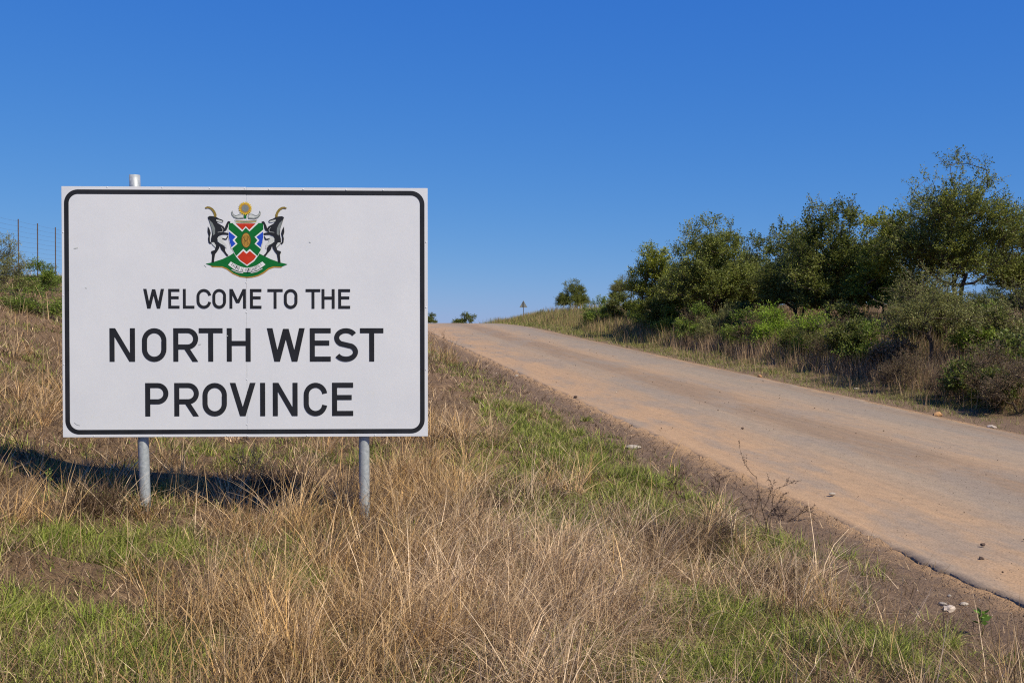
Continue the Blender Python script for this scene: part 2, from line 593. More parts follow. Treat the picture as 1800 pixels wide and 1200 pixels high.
def grow(r, height, rx, base, blobs, n_targets, stems=1, spread=0.12, umbrella=0.3, shell=0.55):
    """a skeleton: nodes, parent index, tips. Crown = blobs inside a dome."""
    cents = []
    for k in range(blobs):
        a = r.uniform(0, 2 * math.pi); q = math.sqrt(r.uniform(0, 1))
        cx, cy = q * rx * 0.72 * math.cos(a), q * rx * 0.72 * math.sin(a)
        top = height * (1 - umbrella * q * q)
        cz = r.uniform(base + 0.12 * height, max(base + 0.15 * height, top - 0.16 * height))
        cents.append((cx, cy, cz, rx * r.uniform(0.20, 0.38), height * r.uniform(0.08, 0.14)))
    cents.append((0, 0, height * 0.84, rx * 0.5, height * 0.15))
    tg = []
    while len(tg) < n_targets:
        c = cents[r.integers(len(cents))]
        d = unit(r.normal(0, 1, 3)); q = shell + (1 - shell) * r.uniform() ** 0.6
        if d[2] < -0.25: continue
        p = np.array([c[0] + d[0] * c[3] * q, c[1] + d[1] * c[3] * q, c[2] + d[2] * c[4] * q])
        if p[2] < base * 0.8: continue
        tg.append(p)
    tg = np.array(tg)
    nodes = [np.zeros(3)]; par = [-1]
    for sidx in range(stems):
        a = r.uniform(0, 2 * math.pi)
        prev = 0
        lean = np.array([math.cos(a), math.sin(a), 0]) * spread * (1.0 if stems > 1 else 0.5)
        for k in range(1, 7):
            z = (base * 0.5 + height * 0.28) * k / 6
            p = lean * z * (1 + 0.3 * k / 6) + r.normal(0, 0.018 * height * 0.3, 3) * np.array([1, 1, 0]); p[2] = z
            nodes.append(p); par.append(prev); prev = len(nodes) - 1
    order = np.argsort(np.linalg.norm(tg - np.array([0, 0, base]), axis=1))
    tips = []
    for ti in order:
        p = tg[ti]
        N_ = np.array(nodes)
        d = p - N_
        dist = np.linalg.norm(d, axis=1)
        cost = dist + np.maximum(0, -d[:, 2] + 0.25 * dist) * 1.8 + 0.18 * np.linalg.norm(N_, axis=1)
        cost[0] += 5
        if len(nodes) > 3: cost[:3] += 1.0
        j = int(np.argmin(cost))
        a = N_[j]; L_ = dist[j]
        seg = max(1, int(L_ / (0.09 * height)))
        prev = j
        sag = np.array([0, 0, 0.10 * L_])
        for k in range(1, seg + 1):
            f = k / seg
            q = a + (p - a) * f - sag * math.sin(math.pi * f) * (1 if L_ > 0.15 * height else 0) + (r.normal(0, 0.035 * L_, 3) if k < seg else 0)
            nodes.append(q); par.append(prev); prev = len(nodes) - 1
        tips.append(prev)
    return np.array(nodes), np.array(par), tips


def branch_mesh(nodes, par, tips, trunk_r, tip_r):
    n = len(nodes)
    rad = np.zeros(n)
    ex = 1.85
    w = np.zeros(n)
    for t in tips: w[t] += 1
    for i in range(n - 1, 0, -1):
        w[par[i]] += w[i]
    w = np.maximum(w, 1)
    rad = tip_r * w ** (1 / ex)
    top = rad[1:].max()
    rad = tip_r + (rad - tip_r) * (trunk_r - tip_r) / max(top - tip_r, 1e-6)
    rad[0] = rad[1:].max()
    A = nodes[par[1:]]; B = nodes[1:]
    ra = np.minimum(rad[par[1:]], rad[1:] * 1.5); rb = rad[1:]
    thick = rb > 0.018
    parts = []
    for sel, sd in ((thick, 7), (~thick, 4)):
        if sel.any():
            V, T = tubes(A[sel], B[sel] + (B[sel] - A[sel]) * 0.05, ra[sel], rb[sel], sd)
            parts.append((V, T))
    V, T, _ = join(parts)
    return V, T


def crown_mesh(r, nodes, par, tips, twigs, per, tl, leaf, aspect, palette, up=0.45, twig_col=(0.15, 0.11, 0.072), outw=0.6, twig_r=0.0035):
    parts = []
    tips = np.array(tips)
    P0 = nodes[tips]
    base_dir = unit(P0 - nodes[par[tips]])
    n = len(P0)
    c0 = P0.mean(0)
    out = unit((P0 - c0) * np.array([1, 1, 0.6]))
    tp = np.repeat(P0, twigs, 0) + r.normal(0, 0.25 * tl, (n * twigs, 3))
    td = unit(np.repeat(base_dir * 0.5 + out * outw, twigs, 0) + r.normal(0, 0.55, (n * twigs, 3)) + np.array([0, 0, up]))
    L_ = tl * r.uniform(0.55, 1.35, n * twigs)
    mid = tp + td * (L_ * 0.55)[:, None]
    bend = unit(td + np.array([0, 0, -0.10]) + r.normal(0, 0.12, td.shape))
    end = mid + bend * (L_ * 0.45)[:, None]
    V, T = tubes(np.concatenate([tp, mid]), np.concatenate([mid, end]), np.full(2 * len(tp), twig_r), np.full(2 * len(tp), twig_r * 0.6), 3)
    parts.append((V, T, np.tile(np.array(twig_col), (len(V), 1))))
    m = len(tp)
    # leaves along each twig
    f = r.uniform(0.0, 1.0, (m, per))
    tone = r.normal(0, 1, n)                       # whole sprays differ a little
    Pl = np.where(f[..., None] < 0.55, tp[:, None] + (mid - tp)[:, None] * (f / 0.55)[..., None], mid[:, None] + (end - mid)[:, None] * ((f - 0.55) / 0.45)[..., None])
    Pl = Pl.reshape(-1, 3) + r.normal(0, leaf * 0.55, (m * per, 3))
    ax = np.repeat(td, per, 0) * 0.55 + r.normal(0, 0.7, (m * per, 3))
    pal = np.array(palette)
    pick = np.clip((np.repeat(np.repeat(tone, twigs), per) * 0.28 + r.normal(0, 0.25, m * per) + 0.5), 0, 0.999) * (len(pal) - 1)
    lo = pick.astype(int); fr = (pick - lo)[:, None]
    col = pal[lo] * (1 - fr) + pal[np.minimum(lo + 1, len(pal) - 1)] * fr
    col = col * r.uniform(0.8, 1.2, (len(col), 1))
    parts.append(leaves_at(Pl, ax, leaf * r.uniform(0.6, 1.3, m * per), aspect, col, r))
    return join(parts)


OLIVE = [(0.091, 0.113, 0.020), (0.131, 0.157, 0.028), (0.189, 0.215, 0.038), (0.255, 0.268, 0.055)]
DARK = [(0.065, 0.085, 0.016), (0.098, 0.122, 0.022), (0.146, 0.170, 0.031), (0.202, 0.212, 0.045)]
YELL = [(0.131, 0.157, 0.018), (0.196, 0.229, 0.026), (0.274, 0.299, 0.038), (0.352, 0.360, 0.058)]
GREYG = [(0.131, 0.141, 0.040), (0.173, 0.184, 0.051), (0.235, 0.241, 0.071), (0.287, 0.283, 0.091)]
BRIGHT = [(0.151, 0.241, 0.018), (0.216, 0.332, 0.026), (0.294, 0.423, 0.038), (0.371, 0.495, 0.059)]
MIDG = [(0.091, 0.141, 0.018), (0.131, 0.196, 0.025), (0.189, 0.257, 0.036), (0.255, 0.311, 0.051)]
BROWN = [(0.15, 0.098, 0.056), (0.21, 0.142, 0.08), (0.29, 0.20, 0.12), (0.19, 0.17, 0.06)]
TANL = [(0.20, 0.12, 0.065), (0.30, 0.195, 0.115), (0.38, 0.265, 0.17), (0.14, 0.13, 0.05)]

PLANT_MESHES = {}


def plant_meshes(key, seed, height, rx, base, blobs, n_targets, stems, trunk_r, twigs, per, tl, leaf, aspect, palette, spread=0.12, umbrella=0.3, up=0.45, tip_r=0.006, shell=0.55, twig_r=0.0035, outw=0.6):
    if key in PLANT_MESHES: return PLANT_MESHES[key]
    r = np.random.default_rng(seed)
    nodes, par, tips = grow(r, height, rx, base, blobs, n_targets, stems, spread, umbrella, shell)
    V, T = branch_mesh(nodes, par, tips, trunk_r, tip_r)
    tm = fast_mesh(key + '_trunk', V, T, smooth=True); tm.materials.append(M['bark'])
    V, T, C = crown_mesh(r, nodes, par, tips, twigs, per, tl, leaf, aspect, palette, up, twig_r=twig_r, outw=outw)
    cm = fast_mesh(key + '_crown', V, T, C); cm.materials.append(M['leaf'])
    PLANT_MESHES[key] = (tm, cm)
    return PLANT_MESHES[key]


def plant(name, key, x, y, label, cat, rz=0.0, sc=1.0, group=None, sink=0.05, stem='trunk', crown='crown', scz=None):
    tm, cm = PLANT_MESHES[key]
    e = empty(name, (x, y, gz(x, y) - sink), rz)
    e.scale = (sc, sc, scz or sc)
    link(stem, tm, None, e); link(crown, cm, None, e)
    return tag(e, label, cat, group)


# trees of the thicket: (key, column, depth, top row, ...) the crown's size follows from the depth
plant_meshes('big', 30, 4.5, 2.0, 0.95, 44, 680, 5, 0.055, 5, 20, 0.36, 0.062, 0.45, OLIVE, spread=0.22, umbrella=0.26, up=0.4, shell=0.5, outw=0.9)
plant_meshes('mid', 22, 3.85, 1.68, 0.4, 32, 520, 4, 0.05, 5, 18, 0.30, 0.070, 0.5, DARK, spread=0.22, umbrella=0.34, up=0.4, shell=0.5, outw=0.8)
plant_meshes('yel', 23, 3.5, 1.2, 0.4, 18, 290, 3, 0.045, 5, 18, 0.30, 0.072, 0.55, YELL, spread=0.2, umbrella=0.4, up=0.4, shell=0.5, outw=0.8)
plant_meshes('round', 24, 3.65, 1.95, 0.6, 36, 560, 4, 0.05, 5, 18, 0.30, 0.070, 0.5, OLIVE, spread=0.28, umbrella=0.34, up=0.4, shell=0.5, outw=0.8)
plant_meshes('small', 25, 2.3, 1.35, 0.95, 14, 230, 1, 0.04, 6, 20, 0.30, 0.044, 0.38, GREYG, spread=0.1, umbrella=0.45, up=0.15, shell=0.2)
plant_meshes('back', 26, 3.5, 2.1, 0.0, 26, 360, 4, 0.05, 5, 14, 0.40, 0.085, 0.55, DARK, spread=0.35, umbrella=0.45, shell=0.15)

TREES = [
    # name, key, column, depth, scale, turn, label
    ('thorn_tree', 'big', 1676, 25.0, 0.95, 0.4, 'tallest thorn tree, wide open crown standing above the thicket'),
    ('thorn_tree', 'mid', 1462, 28.0, 0.98, 1.0, 'dark bushy thorn tree in the middle of the roadside thicket'),
    ('thorn_tree', 'yel', 1555, 26.5, 0.90, 2.0, 'yellow green tree between the tallest thorn tree and the dark bushy one'),
    ('thorn_tree', 'round', 1250, 34.0, 1.02, 0.0, 'broad rounded thorn tree near the far end of the thicket'),
    ('thorn_tree', 'yel', 1148, 36.5, 0.92, 0.7, 'narrow tree at the far end of the thicket, beside the sky'),
    ('thorn_tree', 'small', 1636, 20.0, 0.95, 0.2, 'small grey green thorn tree with thin bare trunk before the thicket'),
    ('thorn_tree', 'back', 1358, 38.0, 0.96, 1.4, 'pale lower tree filling the gap between the two broad crowns'),
    ('thorn_tree', 'mid', 1405, 30.0, 0.80, 2.6, 'low dark tree under the edge of the dark bushy thorn tree'),
    ('thorn_tree', 'round', 1822, 27.0, 0.86, 2.2, 'dark tree cut off by the right edge of the picture'),
    ('thorn_tree', 'round', 1008, 62.0, 0.60, 1.1, 'lone round tree on the skyline beside the road crest'),
    ('thorn_tree', 'yel', 1086, 56.0, 0.42, 2.9, 'thin small tree on the skyline between the lone tree and the thicket'),
    ('thorn_tree', 'small', 1108, 50.0, 0.72, 2.0, 'sparse small tree hugging the far end of the thicket'),
]
for nm, key, px, Y, s, rz, lb in TREES:
    x = on_ray(px, Y)
    plant(nm, key, x, Y, lb, 'tree', rz, s, sink=0.35 if Y > 60 else 0.05)
BACK = [(1200, 40, 0.8, 0.3), (1300, 41, 0.85, 1.9), (1440, 35, 0.95, 2.7), (1520, 34, 0.9, 0.9), (1345, 36, 0.8, 0.4), (1250, 38, 0.85, 3.9), (1610, 33, 0.7, 2.2), (1730, 33, 0.35, 3.3), (1800, 31, 0.5, 4.1), (1890, 29, 0.8, 5.0)]
for px, Y, s, rz in BACK:
    plant('thorn_tree', 'back', on_ray(px, Y), Y, 'dark tree at the back of the thicket, mostly hidden by nearer crowns', 'tree', rz, s, 'trees at the back of the thicket')

# shrubs of the right verge
plant_meshes('feather', 31, 1.0, 0.62, 0.22, 8, 90, 5, 0.02, 5, 22, 0.24, 0.045, 0.35, BRIGHT, spread=0.5, umbrella=0.3, up=0.5, tip_r=0.004, shell=0.2)
plant_meshes('green', 32, 1.15, 0.72, 0.15, 9, 110, 5, 0.02, 5, 20, 0.22, 0.055, 0.5, MIDG, spread=0.5, umbrella=0.3, up=0.4, tip_r=0.004, shell=0.2)
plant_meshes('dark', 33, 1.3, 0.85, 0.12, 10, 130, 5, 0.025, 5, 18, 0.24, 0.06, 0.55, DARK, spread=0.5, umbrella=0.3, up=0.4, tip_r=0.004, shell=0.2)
plant_meshes('dry', 34, 1.05, 0.65, 0.2, 8, 100, 7, 0.016, 6, 9, 0.26, 0.034, 0.4, BROWN, spread=0.55, umbrella=0.3, up=0.7, tip_r=0.004, shell=0.15)
plant_meshes('tanleaf', 35, 0.95, 0.6, 0.2, 7, 70, 4, 0.018, 5, 10, 0.22, 0.075, 0.45, TANL, spread=0.6, umbrella=0.3, up=-0.2, tip_r=0.004, shell=0.2)
plant_meshes('lime', 36, 0.9, 0.4, 0.1, 6, 60, 4, 0.012, 4, 12, 0.2, 0.055, 0.6, [(0.09, 0.12, 0.02), (0.14, 0.18, 0.03), (0.19, 0.225, 0.05), (0.16, 0.16, 0.05)], spread=0.4, umbrella=0.35, up=0.5, tip_r=0.003, shell=0.2)
plant_meshes('grey', 37, 1.2, 0.7, 0.2, 8, 90, 5, 0.018, 5, 16, 0.26, 0.042, 0.4, GREYG, spread=0.5, umbrella=0.3, up=0.4, tip_r=0.004, shell=0.2)

SHRUBS = [
    # key, column, depth, scale, turn, label
    ('feather', 1352, 24.0, 1.05, 0.3, 'bright feathery green shrub under the low dark tree'),
    ('feather', 1432, 22.5, 1.0, 1.7, 'second bright feathery green shrub, a little closer to the camera'),
    ('green', 1056, 43.0, 1.0, 0.0, 'mid green shrub on the grass bank where the road nears the crest'),
    ('dark', 1096, 42.0, 0.95, 0.9, 'dark green shrub touching the mid green one on the bank near the crest'),
    ('green', 1030, 52.0, 0.40, 3.1, 'low green bush below the lone round tree on the skyline'),
    ('green', 1132, 38.5, 0.85, 4.4, 'green bush between the thicket end and the dark shrub near the crest'),
    ('dark', 1150, 36.0, 1.0, 2.2, 'dark shrub at the foot of the narrow tree at the thicket end'),
    ('green', 1178, 33.0, 0.85, 2.6, 'mid green shrub below the broad rounded thorn tree'),
    ('green', 1225, 30.0, 0.95, 1.1, 'leafy green shrub at the verge before the broad rounded tree'),
    ('grey', 1268, 29.0, 0.95, 0.4, 'grey green shrub with dry stems beside the leafy green one'),
    ('dry', 1215, 27.5, 0.75, 0.1, 'brown dried weed bush behind the verge grass, farthest of the brown ones'),
    ('dry', 1320, 22.5, 0.75, 1.9, 'brown dried weed bush in front of the first bright feathery shrub'),
    ('green', 1305, 26.0, 0.85, 2.0, 'dull green shrub between the brown weed bushes'),
    ('dark', 1395, 20.5, 0.5, 1.5, 'low dark bush in front of the two bright feathery shrubs'),
    ('grey', 1432, 18.6, 0.62, 2.5, 'drooping grey green bush close to the tar edge'),
    ('dry', 1470, 22.0, 0.9, 0.6, 'tall brown dried bush standing over the feathery shrubs'),
    ('dark', 1505, 19.0, 0.7, 0.2, 'deep green bush with a dark hollow beside the tan leaved branch'),
    ('tanleaf', 1572, 18.0, 0.72, 0.5, 'dead branch with curled tan leaves under the small thorn tree'),
    ('green', 1535, 20.5, 0.8, 2.9, 'mid green shrub behind the tan leaved dead branch'),
    ('dry', 1590, 16.6, 0.62, 2.4, 'low brown weed tangle below the tan leaved branch'),
    ('dry', 1655, 16.6, 0.55, 0.9, 'brown twiggy bush at the foot of the thin bare trunk'),
    ('lime', 1692, 15.6, 0.80, 0.8, 'upright lime green bush close to the road at the picture\'s right'),
    ('dry', 1735, 17.0, 0.9, 1.3, 'brown twiggy bush behind the upright lime green one'),
    ('dark', 1748, 15.4, 0.50, 2.8, 'small blackish bush just right of the lime green one'),
    ('green', 1730, 20.0, 0.95, 2.0, 'tall mid green shrub under the tallest thorn tree'),
    ('lime', 1782, 17.6, 1.1, 2.1, 'tall yellow green bush at the right border of the picture'),
    ('grey', 1795, 20.0, 1.2, 1.2, 'large grey green bush behind the tall yellow green one'),
    ('dry', 1792, 15.0, 0.75, 3.0, 'dark brown bush cut by the right border beside the road'),
    ('grey', 950, 58.0, 0.45, 0.2, 'tiny grey green bush at the foot of the triangular sign'),
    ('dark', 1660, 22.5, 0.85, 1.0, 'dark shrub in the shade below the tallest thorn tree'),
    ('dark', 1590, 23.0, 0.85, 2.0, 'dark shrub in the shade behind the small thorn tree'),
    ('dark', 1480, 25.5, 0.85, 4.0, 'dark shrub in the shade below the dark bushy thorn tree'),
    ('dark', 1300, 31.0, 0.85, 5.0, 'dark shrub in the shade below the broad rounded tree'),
]
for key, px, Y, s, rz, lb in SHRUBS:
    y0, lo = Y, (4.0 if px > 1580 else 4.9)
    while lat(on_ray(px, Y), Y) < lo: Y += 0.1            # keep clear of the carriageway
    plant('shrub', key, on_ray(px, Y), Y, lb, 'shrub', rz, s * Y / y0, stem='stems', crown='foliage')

# bushes behind the crest and on the left bank
plant_meshes('dome', 38, 1.5, 1.5, 0.1, 10, 110, 4, 0.04, 5, 14, 0.26, 0.09, 0.55, DARK, spread=0.4, umbrella=0.75, up=0.4, shell=0.2)
for px, Y, top, s, rz, lb in [(820, 92.0, 553, 1.05, 0.0, 'dark green dome of a tree crown just showing over the road crest'), (758, 84.0, 552, 0.6, 1.0, 'grey green bush showing over the crest right beside the welcome sign')]:
    x = on_ray(px, Y)
    e = plant('bush', 'dome', x, Y, lb, 'bush', rz, s, stem='stems', crown='foliage')
    e.location.z = CAM_Z + (HORIZON - top) / F * Y - 1.5 * s
LEFTB = [('grey', 22, 23.2, 0.75, 0.3, 'feathery olive bush in front of the wire fence at the left border'), ('green', 60, 25.2, 0.72, 1.3, 'soft green bush between the wire fence posts'), ('green', 84, 27.5, 0.6, 0.1, 'small green bush behind the fence close to the sign edge'), ('yellowbush', 0, 27.0, 1.0, 0.1, 'dark topped bush behind the fence at the left border')]
PLANT_MESHES['yellowbush'] = PLANT_MESHES['grey']
for key, px, Y, s, rz, lb in LEFTB:
    plant('bush', key, on_ray(px, Y), Y, lb, 'bush', rz, s, stem='stems', crown='foliage')
plant_meshes('branch', 39, 0.55, 0.75, 0.08, 7, 45, 3, 0.02, 5, 18, 0.24, 0.045, 0.35, MIDG, spread=0.9, umbrella=0.6, up=-0.1, tip_r=0.004, shell=0.2)
for px, py, s, rz, lb in [(78, 556, 1.0, 0.4, 'fallen thorn branch with green leaves on the bank beside the sign'), (20, 545, 0.8, 2.0, 'low green thorn scrub on the bank at the left border')]:
    x, y = at(px, py)
    plant('thorn_branch', 'branch', x, y, lb, 'branch', rz, s, stem='stems', crown='foliage')


# ------------------------------------------------------------------ welcome sign
SIGN_W, SIGN_H = 2.80, 1.925
KPX = SIGN_W / 637.0                       # metres per photograph pixel on the board
SX, SY = -2.055, 7.72
SIGN_CZ = CAM_Z + (HORIZON - 548.5) / F * SY
sign = empty('welcome_sign', (SX, SY, gz(SX, SY)), R(1.9))
tag(sign, 'large white welcome board with black lettering and emblem on two steel posts', 'road sign')
CZ = SIGN_CZ - sign.location.z
FRONT = -0.030                             # the board's face lies at this y


def S(px, py):
    """spot of the board, in photograph pixels, to board metres (x, z)"""
    return ((px - 434.5) * KPX, CZ + (548.5 - py) * KPX * (1.925 / (437 * KPX)))


def flat(name, polys, mat, level, parent, thick=0.0):
    """flat print: polygons (lists of x,z) on the board, each layer a little prouder"""
    V, Fc = [], []
    for i, poly in enumerate(polys):
        y = FRONT - 0.0006 - level * 0.00045 - i * 0.00006
        p3 = [Vector((a, 0, b)) for a, b in poly]
        tri = tessellate_polygon([p3])
        o = len(V)
        V += [(a, y, b) for a, b in poly]
        for t in tri:
            a, b, c = (p3[k] for k in t)
            ny = (b - a).cross(c - a).y
            t = tuple(t) if ny < 0 else tuple(reversed(t))
            Fc.append(tuple(o + k for k in t))
    return link(name, pmesh(name, V, Fc), mat, parent)


def box_mesh(name, x0, x1, y0, y1, z0, z1, bev=0.0):
    bm = bmesh.new()
    bmesh.ops.create_cube(bm, size=1.0)
    for v in bm.verts:
        v.co = Vector(((x0 + x1) / 2 + v.co.x * (x1 - x0), (y0 + y1) / 2 + v.co.y * (y1 - y0), (z0 + z1) / 2 + v.co.z * (z1 - z0)))
    if bev:
        bmesh.ops.bevel(bm, geom=bm.edges[:], offset=bev, segments=2, affect='EDGES')
    me = bpy.data.meshes.new(name)
    bm.to_mesh(me); bm.free()
    return me


# two sheets meet at a seam under the emblem
seam = S(435.5, 0)[0]
zt = CZ + SIGN_H / 2; zb = CZ - SIGN_H / 2
link('panel', box_mesh('panel', -SIGN_W / 2, seam - 0.0005, FRONT, FRONT + 0.006, zb, zt, 0.001), M['sign'], sign)
link('panel', box_mesh('panel', seam + 0.0005, SIGN_W / 2, FRONT + 0.0006, FRONT + 0.0066, zb - 0.002, zt - 0.002, 0.001), M['sign'], sign)
link('seam_strip', box_mesh('seam_strip', seam - 0.04, seam + 0.04, FRONT + 0.0075, FRONT + 0.0079, zb + 0.01, zt - 0.01), M['alu'], sign)
for z in (CZ - 0.72, CZ, CZ + 0.72):
    link('rail', box_mesh('rail', -SIGN_W / 2 + 0.03, SIGN_W / 2 - 0.03, FRONT + 0.008, FRONT + 0.022, z - 0.03, z + 0.03, 0.002), M['galv'], sign)
for s in (-1, 1):
    link('side_rail', box_mesh('side_rail', s * (SIGN_W / 2 - 0.015) - 0.012, s * (SIGN_W / 2 - 0.015) + 0.012, FRONT + 0.008, FRONT + 0.03, zb + 0.01, zt - 0.01, 0.002), M['galv'], sign)


def pole_mesh(name, x0, z0, x1, z1, r, y, seg=28, wall=0.004):
    V, Fc = [], []
    rings = 24
    for k in range(rings + 1):
        f = k / rings
        for a in range(seg):
            th = 2 * math.pi * a / seg
            V.append((x0 + (x1 - x0) * f + r * math.cos(th), y + r * math.sin(th), z0 + (z1 - z0) * f))
    for k in range(rings):
        for a in range(seg):
            b = (a + 1) % seg
            Fc.append((k * seg + a, k * seg + b, (k + 1) * seg + b, (k + 1) * seg + a))
    o = len(V)                                  # open end with a wall
    for zz in (z1, z1 - 0.12):
        for a in range(seg):
            th = 2 * math.pi * a / seg
            V.append((x1 + (r - wall) * math.cos(th), y + (r - wall) * math.sin(th), zz))
    for a in range(seg):
        b = (a + 1) % seg
        Fc.append((rings * seg + a, rings * seg + b, o + b, o + a))
        Fc.append((o + a, o + b, o + seg + b, o + seg + a))
    Fc.append(tuple(o + seg + a for a in range(seg)))
    me = pmesh(name, V, Fc)
    for p in me.polygons: p.use_smooth = len(p.vertices) == 4
    return me


PR = 0.041
xa, za = S(256, 960); xb, zb_ = S(237.5, 308)
link('post', pole_mesh('post', xa, za - 0.15, xb, zb_, PR, FRONT + 0.022 + PR + 0.001), M['galv'], sign)
xa, za = S(639.5, 975); xb, zb_ = S(638, 345)
link('post', pole_mesh('post', xa, za - 0.15, xb, zb_, PR, FRONT + 0.022 + PR + 0.001), M['galv'], sign)


def rrect(x0, x1, z0, z1, r, n=10):
    pts = []
    for cx, cz, a0 in ((x1 - r, z1 - r, 0), (x0 + r, z1 - r, 90), (x0 + r, z0 + r, 180), (x1 - r, z0 + r, 270)):
        for k in range(n + 1):
            a = R(a0 + 90 * k / n)
            pts.append((cx + r * math.cos(a), cz + r * math.sin(a)))
    return pts


def ring_mesh(name, outer, inner, level):
    y = FRONT - 0.0006 - level * 0.00045
    n = len(outer)
    V = [(a, y, b) for a, b in outer] + [(a, y, b) for a, b in inner]
    Fc = [(i, n + i, n + (i + 1) % n, (i + 1) % n) for i in range(n)]
    me = pmesh(name, V, Fc)
    if me.polygons[0].normal.y > 0: me.flip_normals()
    return me


bx0, bz1 = S(120.5, 335.5); bx1, bz0 = S(747.5, 762)
bw = 8.0 * KPX
link('border', ring_mesh('border', rrect(bx0, bx1, bz0, bz1, 0.105), rrect(bx0 + bw, bx1 - bw, bz0 + bw, bz1 - bw, 0.105 - bw), 1), M['black'], sign)


# ------- lettering: an even stroke road alphabet
def ribbon(path, t, closed=False):
    P = [Vector((a, b)) for a, b in path]
    n = len(P)
    quads = []
    left, right = [], []
    for i in range(n):
        if closed:
            d0 = (P[i] - P[i - 1]).normalized(); d1 = (P[(i + 1) % n] - P[i]).normalized()
        else:
            d1 = (P[i + 1] - P[i]).normalized() if i < n - 1 else (P[i] - P[i - 1]).normalized()
            d0 = (P[i] - P[i - 1]).normalized() if i else d1
        b = (d0 + d1).normalized()
        nrm = Vector((-b.y, b.x))
        k = t / 2 / max(0.5, nrm.dot(Vector((-d1.y, d1.x))))
        left.append(P[i] + nrm * k); right.append(P[i] - nrm * k)
    m = n if closed else n - 1
    for i in range(m):
        j = (i + 1) % n
        quads.append([tuple(left[i]), tuple(right[i]), tuple(right[j]), tuple(left[j])])
    return quads


def arc(cx, cy, rx, ry, a0, a1, n=14):
    return [(cx + rx * math.cos(R(a0 + (a1 - a0) * k / n)), cy + ry * math.sin(R(a0 + (a1 - a0) * k / n))) for k in range(n + 1)]


def bar(x0, y0, x1, y1, q):
    """slanting stroke with level ends"""
    return [(x0 - q / 2, y0), (x0 + q / 2, y0), (x1 + q / 2, y1), (x1 - q / 2, y1)]


def rect(x0, y0, x1, y1):
    return [(x0, y0), (x1, y0), (x1, y1), (x0, y1)]


def glyph(ch, w, h, t):
    q = t * 1.12
    c = t / 2
    if ch == 'I': return [rect(0, 0, w, h)]
    if ch == 'L': return [rect(0, 0, t, h), rect(t, 0, w, t)]
    if ch == 'T': return [rect(0, h - t, w, h), rect(w / 2 - c, 0, w / 2 + c, h - t)]
    if ch == 'H': return [rect(0, 0, t, h), rect(w - t, 0, w, h), rect(t, h * 0.47, w - t, h * 0.47 + t)]
    if ch == 'E': return [rect(0, 0, t, h), rect(t, 0, w, t), rect(t, h - t, w, h), rect(t, h * 0.48, w * 0.93, h * 0.48 + t)]
    if ch == 'N': return [rect(0, 0, t, h), rect(w - t, 0, w, h), bar(q / 2, h, w - q / 2, 0, q)]
    if ch == 'M': return [rect(0, 0, t, h), rect(w - t, 0, w, h), bar(q * .5, h, w / 2, h * 0.28, q), bar(w - q * .5, h, w / 2, h * 0.28, q)]
    if ch == 'V': return [bar(q / 2, h, w / 2, 0, q), bar(w - q / 2, h, w / 2, 0, q)]
    if ch == 'W':
        a, b = w * 0.27, w * 0.73
        return [bar(q / 2, h, a, 0, q), bar(w / 2, h * 0.98, a, 0, q), bar(w / 2, h * 0.98, b, 0, q), bar(w - q / 2, h, b, 0, q)]
    if ch == 'A': return [bar(q / 2, 0, w / 2, h, q), bar(w - q / 2, 0, w / 2, h, q), rect(w * 0.2, h * 0.25, w * 0.8, h * 0.25 + t)]
    if ch == 'K': return [rect(0, 0, t, h), bar(t, h * .4, w - q / 2, h, q), bar(w * .35, h * .55, w - q / 2, 0, q)]
    rx = w / 2 - c
    ry = min(rx * 1.05, h / 2 - c)
    if ch == 'O':
        return ribbon(arc(w / 2, h - c - ry, rx, ry, 0, 180) + arc(w / 2, c + ry, rx, ry, 180, 360), t, True)
    if ch in 'CG':
        p = arc(w / 2, h - c - ry, rx, ry, 8, 180) + arc(w / 2, c + ry, rx, ry, 180, 352)
        g = ribbon(p, t)
        if ch == 'G': g += [rect(w * .55, h * .4, w, h * .4 + t)]
        return g
    if ch in 'RP':
        y0 = h * 0.44; r2 = (h - c - y0) / 2
        p = [(t, h - c), (w - c - r2, h - c)] + arc(w - c - r2, y0 + r2, r2, r2, 90, -90, 14)[1:] + [(t, y0)]
        g = [rect(0, 0, t, h)] + ribbon(p, t)
        if ch == 'R': g += [bar(w * 0.50, y0, w - q * 0.5, 0, q)]
        return g
    if ch == 'S':
        ru = (h - t) / 4
        p = arc(w / 2, h - c - ru, rx * 0.96, ru, 28, 235, 18) + arc(w / 2, c + ru, rx, ru, 55, -152, 18)
        return ribbon(p, t)
    return []


def put_letters(text, spans, y0, y1, stroke):
    """each letter with its own left and right column in the photograph"""
    for ch, (a, b) in zip(text, spans):
        xa, zb0 = S(a, y1)
        w = (b - a) * KPX; h = (y1 - y0) * KPX
        polys = [[(xa + u, zb0 + v) for u, v in poly] for poly in glyph(ch, w, h, stroke * KPX)]
        flat('letter', polys, M['black'], 2, sign)


def zx(a):                                    # columns were read off an enlargement
    return 100 + a / 2.4


sp = lambda *q: [(zx(a), zx(b)) for a, b in q]
put_letters('WELCOMETOTHE', sp((375, 462), (479, 526), (540, 588), (597, 658), (663, 720), (734, 803), (820, 868), (893, 957), (962, 1019), (1053, 1115), (1120, 1175), (1190, 1240)), 508.0, 542.5, 5.1)
put_letters('NORTHWEST', sp((234, 340), (369, 471), (499, 603), (605, 705), (722, 822), (890, 1049), (1070, 1158), (1171, 1273), (1281, 1380)), 576.5, 635.2, 8.8)
put_letters('PROVINCE', sp((381, 478), (502, 605), (620, 722), (734, 842), (861, 882), (914, 1018), (1044, 1143), (1163, 1252)), 672.3, 730.8, 8.8)

